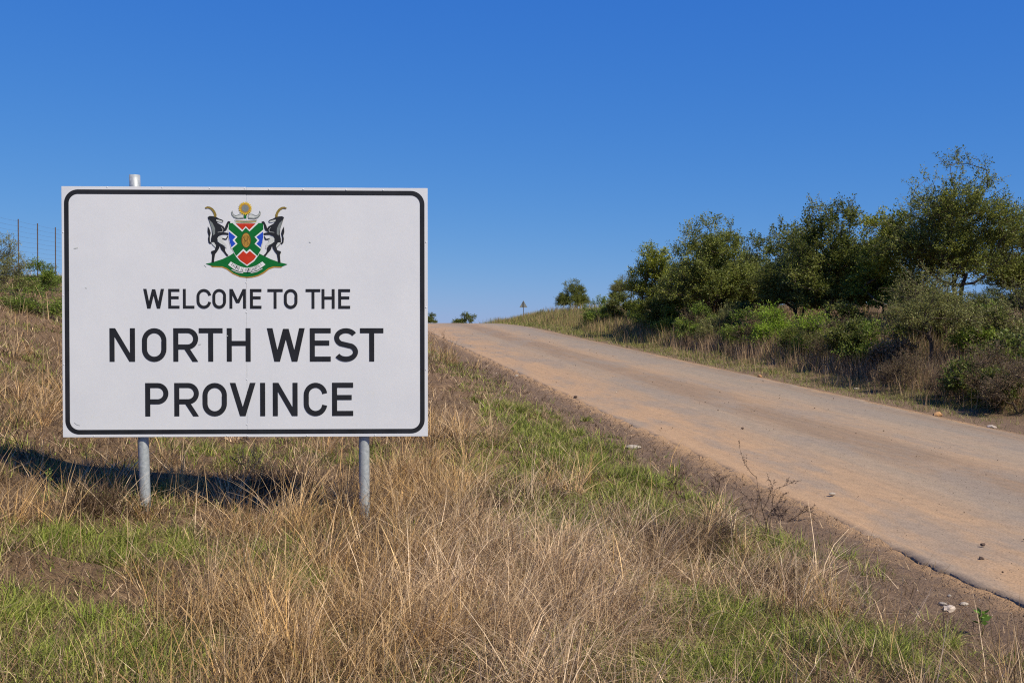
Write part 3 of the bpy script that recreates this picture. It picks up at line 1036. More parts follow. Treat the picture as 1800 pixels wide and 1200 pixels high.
# ------- emblem
emblem = bpy.data.objects.new('emblem', None)
COL.objects.link(emblem)
emblem.parent = sign
emblem['label'] = 'coat of arms with two black antelopes holding a green shield under a sunflower'


def E(pts, mirror=False):
    out = []
    for x, y in pts:
        if mirror: x = 1278 - x
        out.append(S(350 + x / 7.5, 340 + y / 7.5))
    return out


MOUND = [(110, 932), (200, 912), (330, 870), (430, 820), (480, 788), (800, 788), (850, 815), (960, 870), (1080, 912), (1180, 935), (1100, 968), (1000, 962), (930, 985), (860, 1040), (790, 1078), (720, 1096), (645, 1102), (560, 1092), (470, 1050), (390, 990), (330, 965), (200, 962)]
GOLDM = [(170, 952), (330, 958), (395, 985), (470, 1045), (560, 1088), (645, 1096), (720, 1092), (790, 1074), (860, 1036), (930, 980), (1000, 958), (1120, 955), (1100, 980), (1005, 978), (940, 1000), (870, 1055), (795, 1092), (720, 1110), (645, 1116), (560, 1106), (465, 1065), (380, 1003), (325, 980), (195, 975)]
flat('mound_edge', [E(GOLDM)], M['gold'], 2, emblem)
flat('mound', [E(MOUND)], M['green'], 3, emblem)
SHIELD = [(415, 398), (411, 500), (413, 580), (427, 650), (455, 725), (500, 812), (560, 892), (650, 955), (740, 892), (792, 820), (835, 740), (858, 650), (866, 560), (863, 395)]
big = [(640 + (x - 640) * 1.035, 660 + (y - 660) * 1.025) for x, y in SHIELD]
flat('shield_edge', [E(big)], M['white'], 4, emblem)
flat('shield', [E(SHIELD)], M['green'], 5, emblem)
RT = [(505, 403), (592, 487), (637, 437), (682, 485), (766, 402)]
RTW = [(465, 400), (590, 510), (637, 458), (684, 507), (802, 397)]
LB = [(416, 508), (503, 578), (464, 622), (503, 668), (448, 716), (427, 648), (414, 575)]
LBW = [(412, 482), (527, 578), (490, 622), (527, 670), (446, 738), (424, 655), (411, 575)]
RB = [(525, 838), (603, 762), (645, 800), (688, 762), (772, 832), (735, 882), (650, 944), (566, 886)]
RBW = [(505, 835), (603, 736), (645, 774), (688, 736), (788, 830), (742, 892), (650, 956), (556, 894)]
flat('shield_band', [E(RTW)], M['white'], 6, emblem)
flat('shield_band', [E(LBW)], M['white'], 6, emblem)
flat('shield_band', [E(LBW, True)], M['white'], 6, emblem)
flat('shield_band', [E(RBW)], M['white'], 6, emblem)
flat('shield_field', [E(RT)], M['red'], 7, emblem)
flat('shield_field', [E(LB)], M['blue'], 7, emblem)
flat('shield_field', [E(LB, True)], M['blue'], 7, emblem)
flat('shield_field', [E(RB)], M['red'], 7, emblem)
ell = lambda cx, cy, rx, ry, n=28: [(cx + rx * math.cos(2 * math.pi * k / n), cy + ry * math.sin(2 * math.pi * k / n)) for k in range(n)]
flat('shield_charge', [E(ell(640, 622, 62, 100))], M['brown'], 8, emblem)
flat('shield_charge', [E(ell(640, 622, 54, 92))], M['gold'], 9, emblem)
lines = []
for k in (-2, -1, 0, 1, 2):
    lines += ribbon(E([(640 + k * 19, 545 + abs(k) * 12), (640 + k * 23, 622), (640 + k * 17, 700 - abs(k) * 12)]), 0.0022)
lines += ribbon(E([(602, 575), (640, 640), (678, 575)]), 0.003)
flat('shield_charge', lines, M['brown'], 10, emblem)
# crest: sunflower, horns and wreath
WREATH = [(488, 352), (560, 362), (640, 364), (715, 362), (788, 348), (772, 390), (700, 396), (572, 398), (505, 394)]
flat('wreath', [E(WREATH)], M['pale'], 4, emblem)
for k, mt in ((0, 'gold'), (1, 'green'), (2, 'yellow')):
    flat('wreath_strand', ribbon(E([(500 + k * 4, 360 + k * 11), (640, 371 + k * 10), (780 - k * 4, 357 + k * 11)]), 0.0032), M[mt], 5 + k, emblem)
HORN = [(462, 232), (447, 258), (450, 292), (480, 328), (530, 345), (610, 340), (616, 300), (595, 278), (560, 276), (530, 290), (505, 298), (480, 285), (466, 258)]
HORNI = [(458, 262), (462, 288), (490, 316), (535, 330), (602, 327), (606, 302), (590, 287), (562, 286), (532, 302), (502, 310), (478, 296)]
for mir in (False, True):
    flat('buffalo_horn', [E(HORN, mir)], M['grey'], 4, emblem)
    flat('buffalo_horn', [E(HORNI, mir)], M['pale'], 5, emblem)
pet = []
for k in range(40):
    a = 2 * math.pi * k / 40
    rr = 94 if k % 2 == 0 else 70
    pet.append((630 + rr * math.cos(a), 205 + rr * math.sin(a)))
flat('flower_stem', [E([(618, 260), (642, 260), (645, 335), (615, 335)])], M['green'], 6, emblem)
flat('flower_petals', [E(pet)], M['yellow'], 7, emblem)
pet2 = []
for k in range(40):
    a = 2 * math.pi * (k + 1) / 40
    rr = 72 if k % 2 == 0 else 56
    pet2.append((630 + rr * math.cos(a), 205 + rr * math.sin(a)))
flat('flower_petals', [E(pet2)], M['gold'], 8, emblem)
flat('flower_disc', [E(ell(630, 205, 46, 46))], M['grey'], 9, emblem)
# antelopes
A_HORN = [(103, 198), (135, 181), (172, 185), (208, 206), (238, 242), (256, 288), (254, 322), (226, 320), (222, 285), (204, 246), (180, 219), (150, 204), (115, 209)]
A_BODY = [(140, 322), (165, 306), (205, 308), (248, 316), (288, 340), (332, 356), (346, 370), (335, 390), (300, 386), (268, 380), (262, 392), (302, 416), (345, 440), (362, 466), (372, 432), (394, 386), (408, 372), (436, 378), (434, 396), (414, 404), (402, 450), (386, 490), (355, 508), (335, 518), (380, 522), (412, 530), (410, 556), (378, 548), (330, 548), (284, 566), (264, 600), (266, 640), (300, 668), (340, 690), (366, 720), (366, 760), (386, 795), (412, 822), (384, 830), (372, 812), (346, 778), (314, 742), (296, 690), (290, 724), (262, 770), (236, 802), (224, 870), (220, 914), (188, 912), (194, 860), (196, 812), (182, 782), (186, 766), (230, 752), (240, 722), (200, 684), (182, 652), (184, 600), (198, 540), (190, 470), (174, 420), (152, 352)]
A_BELLY = [(286, 576), (330, 566), (350, 598), (346, 640), (382, 680), (388, 730), (372, 722), (362, 700), (335, 682), (300, 664), (272, 640), (268, 602)]
A_FORE = [(328, 596), (376, 602), (398, 566), (408, 574), (386, 616), (332, 612)]
A_TAIL = [(143, 440), (166, 480), (180, 530), (168, 580), (168, 638), (186, 660), (174, 676), (150, 652), (144, 600), (152, 562), (138, 512)]
A_MANE = [(158, 352), (206, 402), (236, 470), (236, 540), (212, 562), (196, 480), (176, 420)]
A_FACE = [(250, 352), (290, 358), (336, 374), (328, 388), (290, 384), (256, 374)]
A_HAUNCH = [(186, 652), (222, 650), (246, 690), (242, 720), (205, 684)]
A_LINE = [(318, 452), (340, 486), (330, 512), (270, 520)]
for mir in (False, True):
    an = 'antelope'
    flat(an, [E(A_BODY, mir)], M['black'], 6, emblem)
    flat('antelope_tail', [E(A_TAIL, mir)], M['black'], 6, emblem)
    flat('antelope_foreleg', [E(A_FORE, mir)], M['black'], 7, emblem)
    flat('antelope_horns', [E(A_HORN, mir)], M['horn'], 6, emblem)
    flat('antelope_belly', [E(A_BELLY, mir)], M['pale'], 5, emblem)
    flat('antelope_mane', [E(A_MANE, mir)], M['grey'], 7, emblem)
    flat('antelope_face', [E(A_FACE, mir)], M['pale'], 7, emblem)
    flat('antelope_haunch', [E(A_HAUNCH, mir)], M['pale'], 7, emblem)
    flat('antelope_fold', ribbon(E(A_LINE, mir), 0.0025), M['pale'], 8, emblem)
SCROLL = [(440, 903), (520, 948), (580, 972), (645, 984), (712, 974), (772, 952), (852, 902), (892, 940), (800, 1008), (725, 1034), (645, 1042), (560, 1034), (490, 1008), (404, 945)]
flat('motto_scroll', [E(SCROLL)], M['white'], 8, emblem)
flat('motto_scroll', ribbon(E([(450, 1008), (520, 1040), (600, 1052)]), 0.005), M['white'], 8, emblem)
flat('motto_scroll', ribbon(E([(700, 1050), (780, 1032), (852, 992)]), 0.005), M['white'], 8, emblem)
motto = 'KAGISO LE TSWELELOPELE'
mp_ = []
for k, ch in enumerate(motto):
    f = (k + 0.5) / len(motto)
    x = 436 + (858 - 436) * f
    y = 1030 - 0.00192 * (x - 646) ** 2
    sl = -2 * 0.00192 * (x - 646)
    ca, sa = 1 / math.hypot(1, sl), sl / math.hypot(1, sl)
    for poly in glyph(ch, 13, 40, 3.6):
        mp_.append(E([(x + (u - 6.5) * ca + v * sa, y + (u - 6.5) * sa - v * ca) for u, v in poly]))
flat('motto_lettering', mp_, M['black'], 9, emblem)

for pts, wd in (([(137, 438), (144, 436.5)], 0.008), ([(136, 741), (141, 745), (146, 746)], 0.004), ([(156, 506), (159, 507)], 0.006), ([(362, 466), (366, 470)], 0.004), ([(545, 425), (548, 427)], 0.005), ([(352, 606), (356, 604)], 0.007), ([(400, 590), (403, 590)], 0.006)):
    flat('scuff', ribbon([S(*p) for p in pts], wd), M['pale'], 3, sign)
# rivets in the sheets
bm = bmesh.new()
bmesh.ops.create_uvsphere(bm, u_segments=8, v_segments=4, radius=0.005)
for v in bm.verts: v.co.y *= 0.4
rivet_me = bpy.data.meshes.new('rivet'); bm.to_mesh(rivet_me); bm.free()
rivet_me.materials.append(M['alu'])
spots = [(px, 330.5 + (px - 115) * 0.007) for px in (195, 290, 372, 433, 475, 535, 610, 675)]
spots += [(px, 765) for px in (170, 290, 400, 436, 540, 660)] + [(118.5, y) for y in (410, 520, 640)] + [(750, y) for y in (425, 540, 650)]
spots += [(435, y) for y in (452, 497, 549, 666, 745)]
for px, py in spots:
    x, z = S(px, py)
    o = link('rivet', rivet_me, None, sign); o.location = (x, FRONT - 0.0012, z)


# ------------------------------------------------------------------ wire fence on the bank
def fence():
    t0 = -14.0
    fy = 20.0
    e_y = [20.9, 22.45, 24.0, 25.65, 27.4, 29.2, 31.0]
    x0 = road_cx(24.0) + t0 / COS_R
    root = empty('wire_fence', (x0, 24.0, gz(x0, 24.0)))
    tag(root, 'tall wire fence with thin dark posts along the top of the bank', 'fence')
    base = root.location
    tops = []
    for y in e_y:
        x = road_cx(y) + t0 / COS_R
        zt = CAM_Z + 2.60 + 0.042 * (y - 24.0)
        zb = gz(x, y) - 0.2
        V, T = tubes([(x - base.x, y - base.y, zb - base.z)], [(x - base.x + 0.004, y - base.y, zt - base.z)], np.array([0.013]), np.array([0.013]), 6)
        link('post', fast_mesh('post', V, T), M['rustpost'], root)
        tops.append((x - base.x, y - base.y, zt - base.z))
    for k in range(15):
        pts = [np.array(p) - np.array([0, 0, 0.05 + k * 0.118]) for p in tops]
        A, B = [], []
        for a, b in zip(pts[:-1], pts[1:]):
            m = (a + b) / 2 - np.array([0, 0, 0.012])
            A += [a, m]; B += [m, b]
        V, T = tubes(A, B, np.full(len(A), 0.0016), np.full(len(A), 0.0016), 4)
        link('wire', fast_mesh('wire', V, T), M['wire'], root)


fence()


# ------------------------------------------------------------------ small triangular sign near the crest
def warning_sign():
    Y = 84.0
    x = on_ray(920, Y)
    zt = CAM_Z + (HORIZON - 528) / F * Y
    zb = min(gz(x, Y), CAM_Z + (HORIZON - 566) / F * Y)
    r = empty('warning_sign', (x, Y, zb), R(8))
    tag(r, 'small triangular sign seen from behind on a thin pole near the crest', 'road sign')
    h = zt - zb
    s = 0.66
    o = h - s * 0.9
    tri = [(-s * 0.52, o), (s * 0.52, o), (0, h)]
    V = [(a, -0.012, b) for a, b in tri] + [(a, 0.0, b) for a, b in tri]
    Fc = [(0, 1, 2), (5, 4, 3), (0, 3, 4, 1), (1, 4, 5, 2), (2, 5, 3, 0)]
    link('plate', pmesh('plate', V, Fc), M['backplate'], r)
    V, T = tubes([(0, -0.06, -0.3)], [(0, -0.06, h - 0.08)], np.array([0.03]), np.array([0.03]), 8)
    link('pole', fast_mesh('pole', V, T, smooth=True), M['steel'], r)


warning_sign()


# ------------------------------------------------------------------ stones
def stone_mesh(seed, sx, sy, sz, rough=0.25):
    r = np.random.default_rng(seed)
    bm = bmesh.new()
    bmesh.ops.create_icosphere(bm, subdivisions=2, radius=1.0)
    off = r.uniform(0, 50, 3)
    for v in bm.verts:
        n = float(vnoise(np.array([v.co.x * 1.3 + off[0]]), np.array([v.co.y * 1.3 + v.co.z * 1.7 + off[1]]), seed)[0])
        v.co *= 1 + rough * n
        v.co = Vector((v.co.x * sx, v.co.y * sy, v.co.z * sz))
    me = bpy.data.meshes.new('stone'); bm.to_mesh(me); bm.free()
    return me


STONES = [
    # column, row, half sizes, material, label
    (1114, 788, (0.10, 0.06, 0.035), 'palestone', 'pale flat stone at the edge of the gravel shoulder'),
    (426, 977, (0.085, 0.06, 0.04), 'redstone', 'ochre stone half buried in dry grass below the sign'),
    (905, 834, (0.03, 0.025, 0.02), 'palestone', 'small whitish stone in the green grass strip'),
    (1672, 1074, (0.055, 0.035, 0.025), 'stone', 'flat brown stone on the bare shoulder near the tar edge'),
    (1660, 1065, (0.03, 0.02, 0.015), 'palestone', 'small pale pebble beside the flat brown stone'),
    (1698, 1064, (0.03, 0.02, 0.014), 'palestone', 'pale stone chip between the flat brown stone and tar edge'),
    (1672, 1050, (0.018, 0.014, 0.012), 'palestone', 'tiny white pebble on the shoulder above the flat brown stone'),
    (1730, 975, (0.02, 0.016, 0.014), 'clod', 'dark clod on the dusty road lane, closer to the tar edge'),
    (1728, 1000, (0.022, 0.018, 0.014), 'clod', 'dark clod nearest to the broken tar edge'),
    (1306, 762, (0.022, 0.018, 0.014), 'clod', 'small dark clod on the dusty lane higher up the road'),
    (1648, 731, (0.09, 0.06, 0.05), 'redstone', 'reddish stone on the far verge below the lime green bush'),
    (1745, 752, (0.08, 0.06, 0.03), 'stone', 'flat stone slab on the far road edge at right'),
    (1506, 684, (0.07, 0.03, 0.02), 'palestone', 'white scrap of stone on the far verge below the deep green bush'),
    (1336, 663, (0.08, 0.05, 0.05), 'redstone', 'small reddish rock at the far tar edge before the brown weeds'),
    (105, 684, (0.07, 0.05, 0.045), 'redstone', 'orange stone on the bank close to the sign\'s edge'),
    (908, 662, (0.05, 0.04, 0.03), 'palestone', 'whitish stone at the top of the gravel shoulder'),
    (1012, 699, (0.045, 0.03, 0.02), 'clod', 'dark lump on the gravel shoulder halfway to the crest'),
    (1464, 882, (0.035, 0.02, 0.014), 'palestone', 'thin pale chip at the road edge behind the dead thorn weed'),
]
for i, (px, py, hs, mt, lb) in enumerate(STONES):
    x, y = at(px, py)
    zz = gz(x, y)
    if abs(lat(x, y)) < ROAD_HALF - 0.05:
        zz = float(road_z(y)) + 0.01
    o = link('stone', stone_mesh(100 + i, *hs), M[mt])
    o.location = (x, y, zz + hs[2] * 0.35)
    o.rotation_euler = (0, 0, i * 1.3)
    tag(o, lb, 'stone')

# loose gravel on both shoulders
def gravel():
    r = np.random.default_rng(55)
    n = 12000
    y = np.exp(r.uniform(math.log(3.5), math.log(40), n))
    side = r.uniform(size=n) < 0.75
    t = np.where(side, -2.42 - np.abs(r.normal(0, 0.42, n)), 2.42 + np.abs(r.normal(0, 0.4, n)))
    on = r.uniform(size=n) < 0.22
    t = np.where(on, r.uniform(-2.3, 2.2, n), t)
    x = road_cx(y) + t / COS_R
    s = r.uniform(0.002, 0.006, n) * np.where(r.uniform(size=n) < 0.06, 2.2, 1.0) * np.maximum(1, y / 12) ** 0.5
    z = np.where(on, road_z(y) + 0.012, ground_z(x, y)) + s * 0.2
    octa = np.array([(1, 0, 0), (0, 1, 0), (-1, 0, 0), (0, -1, 0), (0, 0, 0.7), (0, 0, -0.7)])
    tri = np.array([(0, 1, 4), (1, 2, 4), (2, 3, 4), (3, 0, 4), (1, 0, 5), (2, 1, 5), (3, 2, 5), (0, 3, 5)])
    j = octa[None] * r.uniform(0.6, 1.4, (n, 6, 1))
    a = r.uniform(0, 6.28, n)
    jx = j[..., 0] * np.cos(a)[:, None] - j[..., 1] * np.sin(a)[:, None] * 0.7
    jy = j[..., 0] * np.sin(a)[:, None] + j[..., 1] * np.cos(a)[:, None] * 0.7
    j = np.stack([jx, jy, j[..., 2]], -1)
    V = np.stack([x, y, z], 1)[:, None] + j * s[:, None, None]
    T = (np.arange(n) * 6)[:, None, None] + tri[None]
    pal = np.array([(0.09, 0.062, 0.045), (0.15, 0.10, 0.068), (0.22, 0.155, 0.105), (0.45, 0.38, 0.30)])
    c = pal[r.choice(4, n, p=[0.4, 0.35, 0.18, 0.07])]
    me = fast_mesh('gravel', V.reshape(-1, 3), T.reshape(-1, 3), np.repeat(c, 6, 0))
    o = link('gravel', me, GRAVEL_MAT)
    tag(o, 'loose gravel and crumbs of tar along the road shoulders', 'gravel', kind='stuff')


gm, N, L, out = nodes_of('gravel_bits')
_a = N.new('ShaderNodeAttribute'); _a.attribute_name = 'Col'
principled(N, L, out, _a.outputs['Color'], 0.95, 0.1)
GRAVEL_MAT = gm
gravel()


# ------------------------------------------------------------------ dead weeds standing in the grass
def dead_weed(px, py, h, seed, label, n_main=4, col=(0.055, 0.035, 0.026), burr=True, spread=0.7, cat='weed', leaves=0):
    r = np.random.default_rng(seed)
    x, y = at(px, py)
    root = empty('dead_weed', (x, y, gz(x, y) - 0.02))
    tag(root, label, cat)
    A, B, ra, rb = [], [], [], []
    tips = []

    def limb(p, d, ln, rad, depth):
        seg = 6
        for k in range(seg):
            d = unit(d + r.normal(0, 0.12, 3) + np.array([0, 0, 0.03]))
            q = p + d * ln / seg
            A.append(p); B.append(q); ra.append(rad * (1 - 0.12 * k)); rb.append(rad * (1 - 0.12 * (k + 1)))
            tips.append(q)
            if depth > 0 and k >= 1 and r.uniform() < 0.55:
                nd = unit(d + r.normal(0, 0.75, 3) + np.array([0, 0, 0.1]))
                limb(q, nd, ln * r.uniform(0.3, 0.6), rad * 0.6, depth - 1)
            p = q
    for k in range(n_main):
        d = unit(np.array([r.normal(0, spread), r.normal(0, spread), 1.0]))
        limb(np.array([r.normal(0, 0.02), r.normal(0, 0.02), 0.0]), d, h * r.uniform(0.75, 1.05), 0.0042, 2)
    V, T = tubes(A, B, np.array(ra), np.array(rb), 4)
    link('stems', fast_mesh('stems', V, T, np.tile(np.array(col), (len(V), 1))), M['blade'], root)
    if burr:
        P = np.array(tips)
        P = P[P[:, 2] > h * 0.3]
        P = P[r.uniform(size=len(P)) < 0.8]
        n = len(P)
        c = np.array(col) * r.uniform(0.7, 1.9, (n * 4, 1))
        V, T, C = leaves_at(np.repeat(P, 4, 0) + r.normal(0, 0.004, (n * 4, 3)), r.normal(0, 1, (n * 4, 3)), r.uniform(0.006, 0.014, n * 4), 0.6, c, r)
        link('seed_heads', fast_mesh('seed_heads', V, T, C), M['blade'], root)
    return root


dead_weed(1352, 950, 0.52, 5, 'dark dead thorny weed standing tall beside the road shoulder', 4, spread=0.45)
dead_weed(1378, 918, 0.30, 6, 'dark arching twig weed leaning over the gravel towards the road', 4, spread=1.1)
dead_weed(1192, 875, 0.36, 7, 'reddish brown thin weed in the green strip above the dark grass clump', 3, col=(0.10, 0.06, 0.042), spread=0.5)
dead_weed(1265, 870, 0.26, 8, 'small brown weed between the two taller dead ones', 3, col=(0.10, 0.065, 0.045), spread=0.6)
dead_weed(870, 690, 0.34, 9, 'dark dry weed in the green strip near the top of the shoulder', 4, col=(0.09, 0.06, 0.045), spread=0.4)
dead_weed(38, 800, 0.42, 10, 'dark forked twig standing by the left border beside the sign', 2, col=(0.06, 0.045, 0.04), burr=False, spread=0.25)
dead_weed(5, 790, 0.40, 12, 'dark thin twig cut off by the left border', 2, col=(0.06, 0.045, 0.04), burr=False, spread=0.2)
dead_weed(440, 850, 0.30, 11, 'dark stalky weed seen under the sign between the posts', 6, col=(0.07, 0.055, 0.04), spread=0.25)
dead_weed(770, 640, 0.75, 13, 'tall dry brown weed right beside the sign\'s edge', 6, col=(0.16, 0.10, 0.06), spread=0.35)


def green_weed(px, py, h, seed, label, n=14, size=0.05):
    r = np.random.default_rng(seed)
    x, y = at(px, py)
    root = empty('green_weed', (x, y, gz(x, y) - 0.01))
    tag(root, label, 'weed')
    k = 5
    pts = [np.array([0.01 * math.sin(i), 0.01 * math.cos(i * 1.7), h * i / k]) for i in range(k + 1)]
    V, T = tubes(pts[:-1], pts[1:], np.full(k, 0.004), np.full(k, 0.003), 5)
    link('stem', fast_mesh('stem', V, T, np.tile(np.array((0.12, 0.11, 0.04)), (len(V), 1))), M['blade'], root)
    a = np.arange(n) * 2.4
    P = np.stack([np.zeros(n), np.zeros(n), h * (0.55 + 0.45 * np.arange(n) / n)], 1)
    d = np.stack([np.cos(a), np.sin(a), np.full(n, 0.55)], 1)
    c = np.array((0.13, 0.22, 0.035)) * r.uniform(0.8, 1.3, (n, 1))
    V, T, C = leaves_at(P, d * 3, size * r.uniform(0.8, 1.3, n), 0.45, c, r)
    link('leaves', fast_mesh('leaves', V, T, C), M['leaf'], root)


green_weed(1728, 1122, 0.16, 3, 'single bright green leafy weed on the bare shoulder', 16, 0.055)
green_weed(85, 868, 0.20, 4, 'slim green weed with tiny leaves in the sign\'s shadow', 20, 0.03)


# ------------------------------------------------------------------ grass
class Grass:
    def __init__(self):
        self.parts = []
        self.off = 0
        self.V, self.T, self.C = [], [], []

    def add(self, P, h, w, az, lean, curl, col, segs, r, tipcol=None, facing=None):
        """curved blades: base P, height h, width w, lean direction az, lean and curl amounts"""
        n = len(P)
        if n == 0: return
        ld = np.stack([np.cos(az), np.sin(az), np.zeros(n)], 1)
        fa = facing if facing is not None else az + math.pi / 2 + r.normal(0, 0.9, n)
        sd = np.stack([np.cos(fa), np.sin(fa), np.zeros(n)], 1)
        rows = []
        cols = []
        for k in range(segs + 1):
            u = k / segs
            hor = lean * u + curl * u * u
            up = np.sqrt(np.maximum(0.02, 1 - np.minimum(0.98, (lean * 0.8 + curl * u) ** 2 * 0.8))) * u
            c = P + ld * (h * hor)[:, None] + np.array([0, 0, 1.0]) * (h * up)[:, None]
            ww = w * (1 - u ** 1.7) * 0.5
            if k < segs:
                rows += [c - sd * ww[:, None], c + sd * ww[:, None]]
            else:
                rows += [c]
            cc = col if tipcol is None else col * (1 - u) + tipcol * u
            cols += [cc] * (2 if k < segs else 1)
        V = np.stack(rows, 1); C = np.stack(cols, 1)
        m = 2 * segs + 1
        tri = []
        for k in range(segs - 1):
            a = 2 * k
            tri += [(a, a + 1, a + 3), (a, a + 3, a + 2)]
        a = 2 * (segs - 1)
        tri.append((a, a + 1, a + 2))
        T = (np.arange(n) * m)[:, None, None] + np.array(tri)[None] + self.off
        self.off += n * m
        self.V.append(V.reshape(-1, 3).astype(np.float32)); self.C.append(C.reshape(-1, 3).astype(np.float32)); self.T.append(T.reshape(-1, 3).astype(np.int32))

    def build(self, name, label):
        me = fast_mesh(name, np.concatenate(self.V), np.concatenate(self.T), np.concatenate(self.C))
        o = link(name, me, M['blade'])
        tag(o, label, 'grass', kind='stuff')
        return o


def field(X, Y, spots):
    """strength of hand placed patches at the points"""
    f = np.zeros(len(X))
    for px, py, rad, *amp in spots:
        x, y = at(px, py)
        a = amp[0] if amp else 1.0
        f = np.maximum(f, a * np.exp(-(((X - x) ** 2 + (Y - y) ** 2) / rad ** 2) ** 1.3))
    return f


GREEN = [(230, 965, .42), (110, 955, .35), (310, 975, .25), (500, 1040, .3), (960, 775, .6), (900, 700, 0.6), (880, 830, .45), (1050, 830, .5), (1220, 870, .45), (1150, 850, .4), (980, 940, .28), (1270, 1075, .45, .62), (1330, 1130, .4, .62), (1480, 1120, .35, .62), (1600, 1165, .3, .62), (1150, 1190, .35, .62), (100, 1160, .4, .62), (300, 1165, .4, .62), (40, 1090, .3), (1390, 970, .3), (230, 880, .3), (845, 640, 0.6), (1050, 1185, .3, .62), (1250, 1190, .3, .62), (1700, 1150, .16), (580, 1150, .2, .6), (640, 810, .4, .6), (400, 800, .5, .6), (180, 1120, .3, .8), (1010, 735, .5), (870, 740, .5, .8)]
GOLD = [(450, 1120, .5), (560, 1050, .45), (640, 1000, .5), (700, 900, .6), (750, 850, .6), (520, 1190, .5), (690, 1150, .45), (790, 770, .6), (320, 880, .35, .8), (60, 910, .3, .5), (620, 880, .4), (170, 870, .3, .5), (770, 600, 2.0, .5), (60, 700, .8, .6), (20, 745, .5, .4), (830, 640, .8, .5), (400, 950, .3, .6), (560, 930, .4, .7)]
STRAW = [(900, 1000, .6), (1000, 950, .5), (1050, 1080, .5), (860, 1120, .5), (1000, 1170, .5), (820, 940, .45), (950, 870, .4), (1100, 1000, .4), (1340, 1060, .35), (1400, 1010, .25, .8), (760, 1060, .45), (1500, 1080, .2, .6)]
DEAD = [(1190, 970, .26), (1235, 940, .22), (1150, 950, .2, .7), (1360, 1050, .12), (480, 870, .35, .7), (760, 650, .8, .8), (880, 900, .3, .5), (640, 950, .25, .5), (180, 900, .25, .7)]
BARE = [(200, 1045, .30), (80, 1025, .3), (340, 1030, .3), (785, 700, .9), (1560, 1060, .3), (1620, 1110, .25), (280, 1000, .2, .7), (130, 1110, .22, .7), (1740, 1190, .3), (420, 1010, .25, .6), (780, 665, 1.0)]


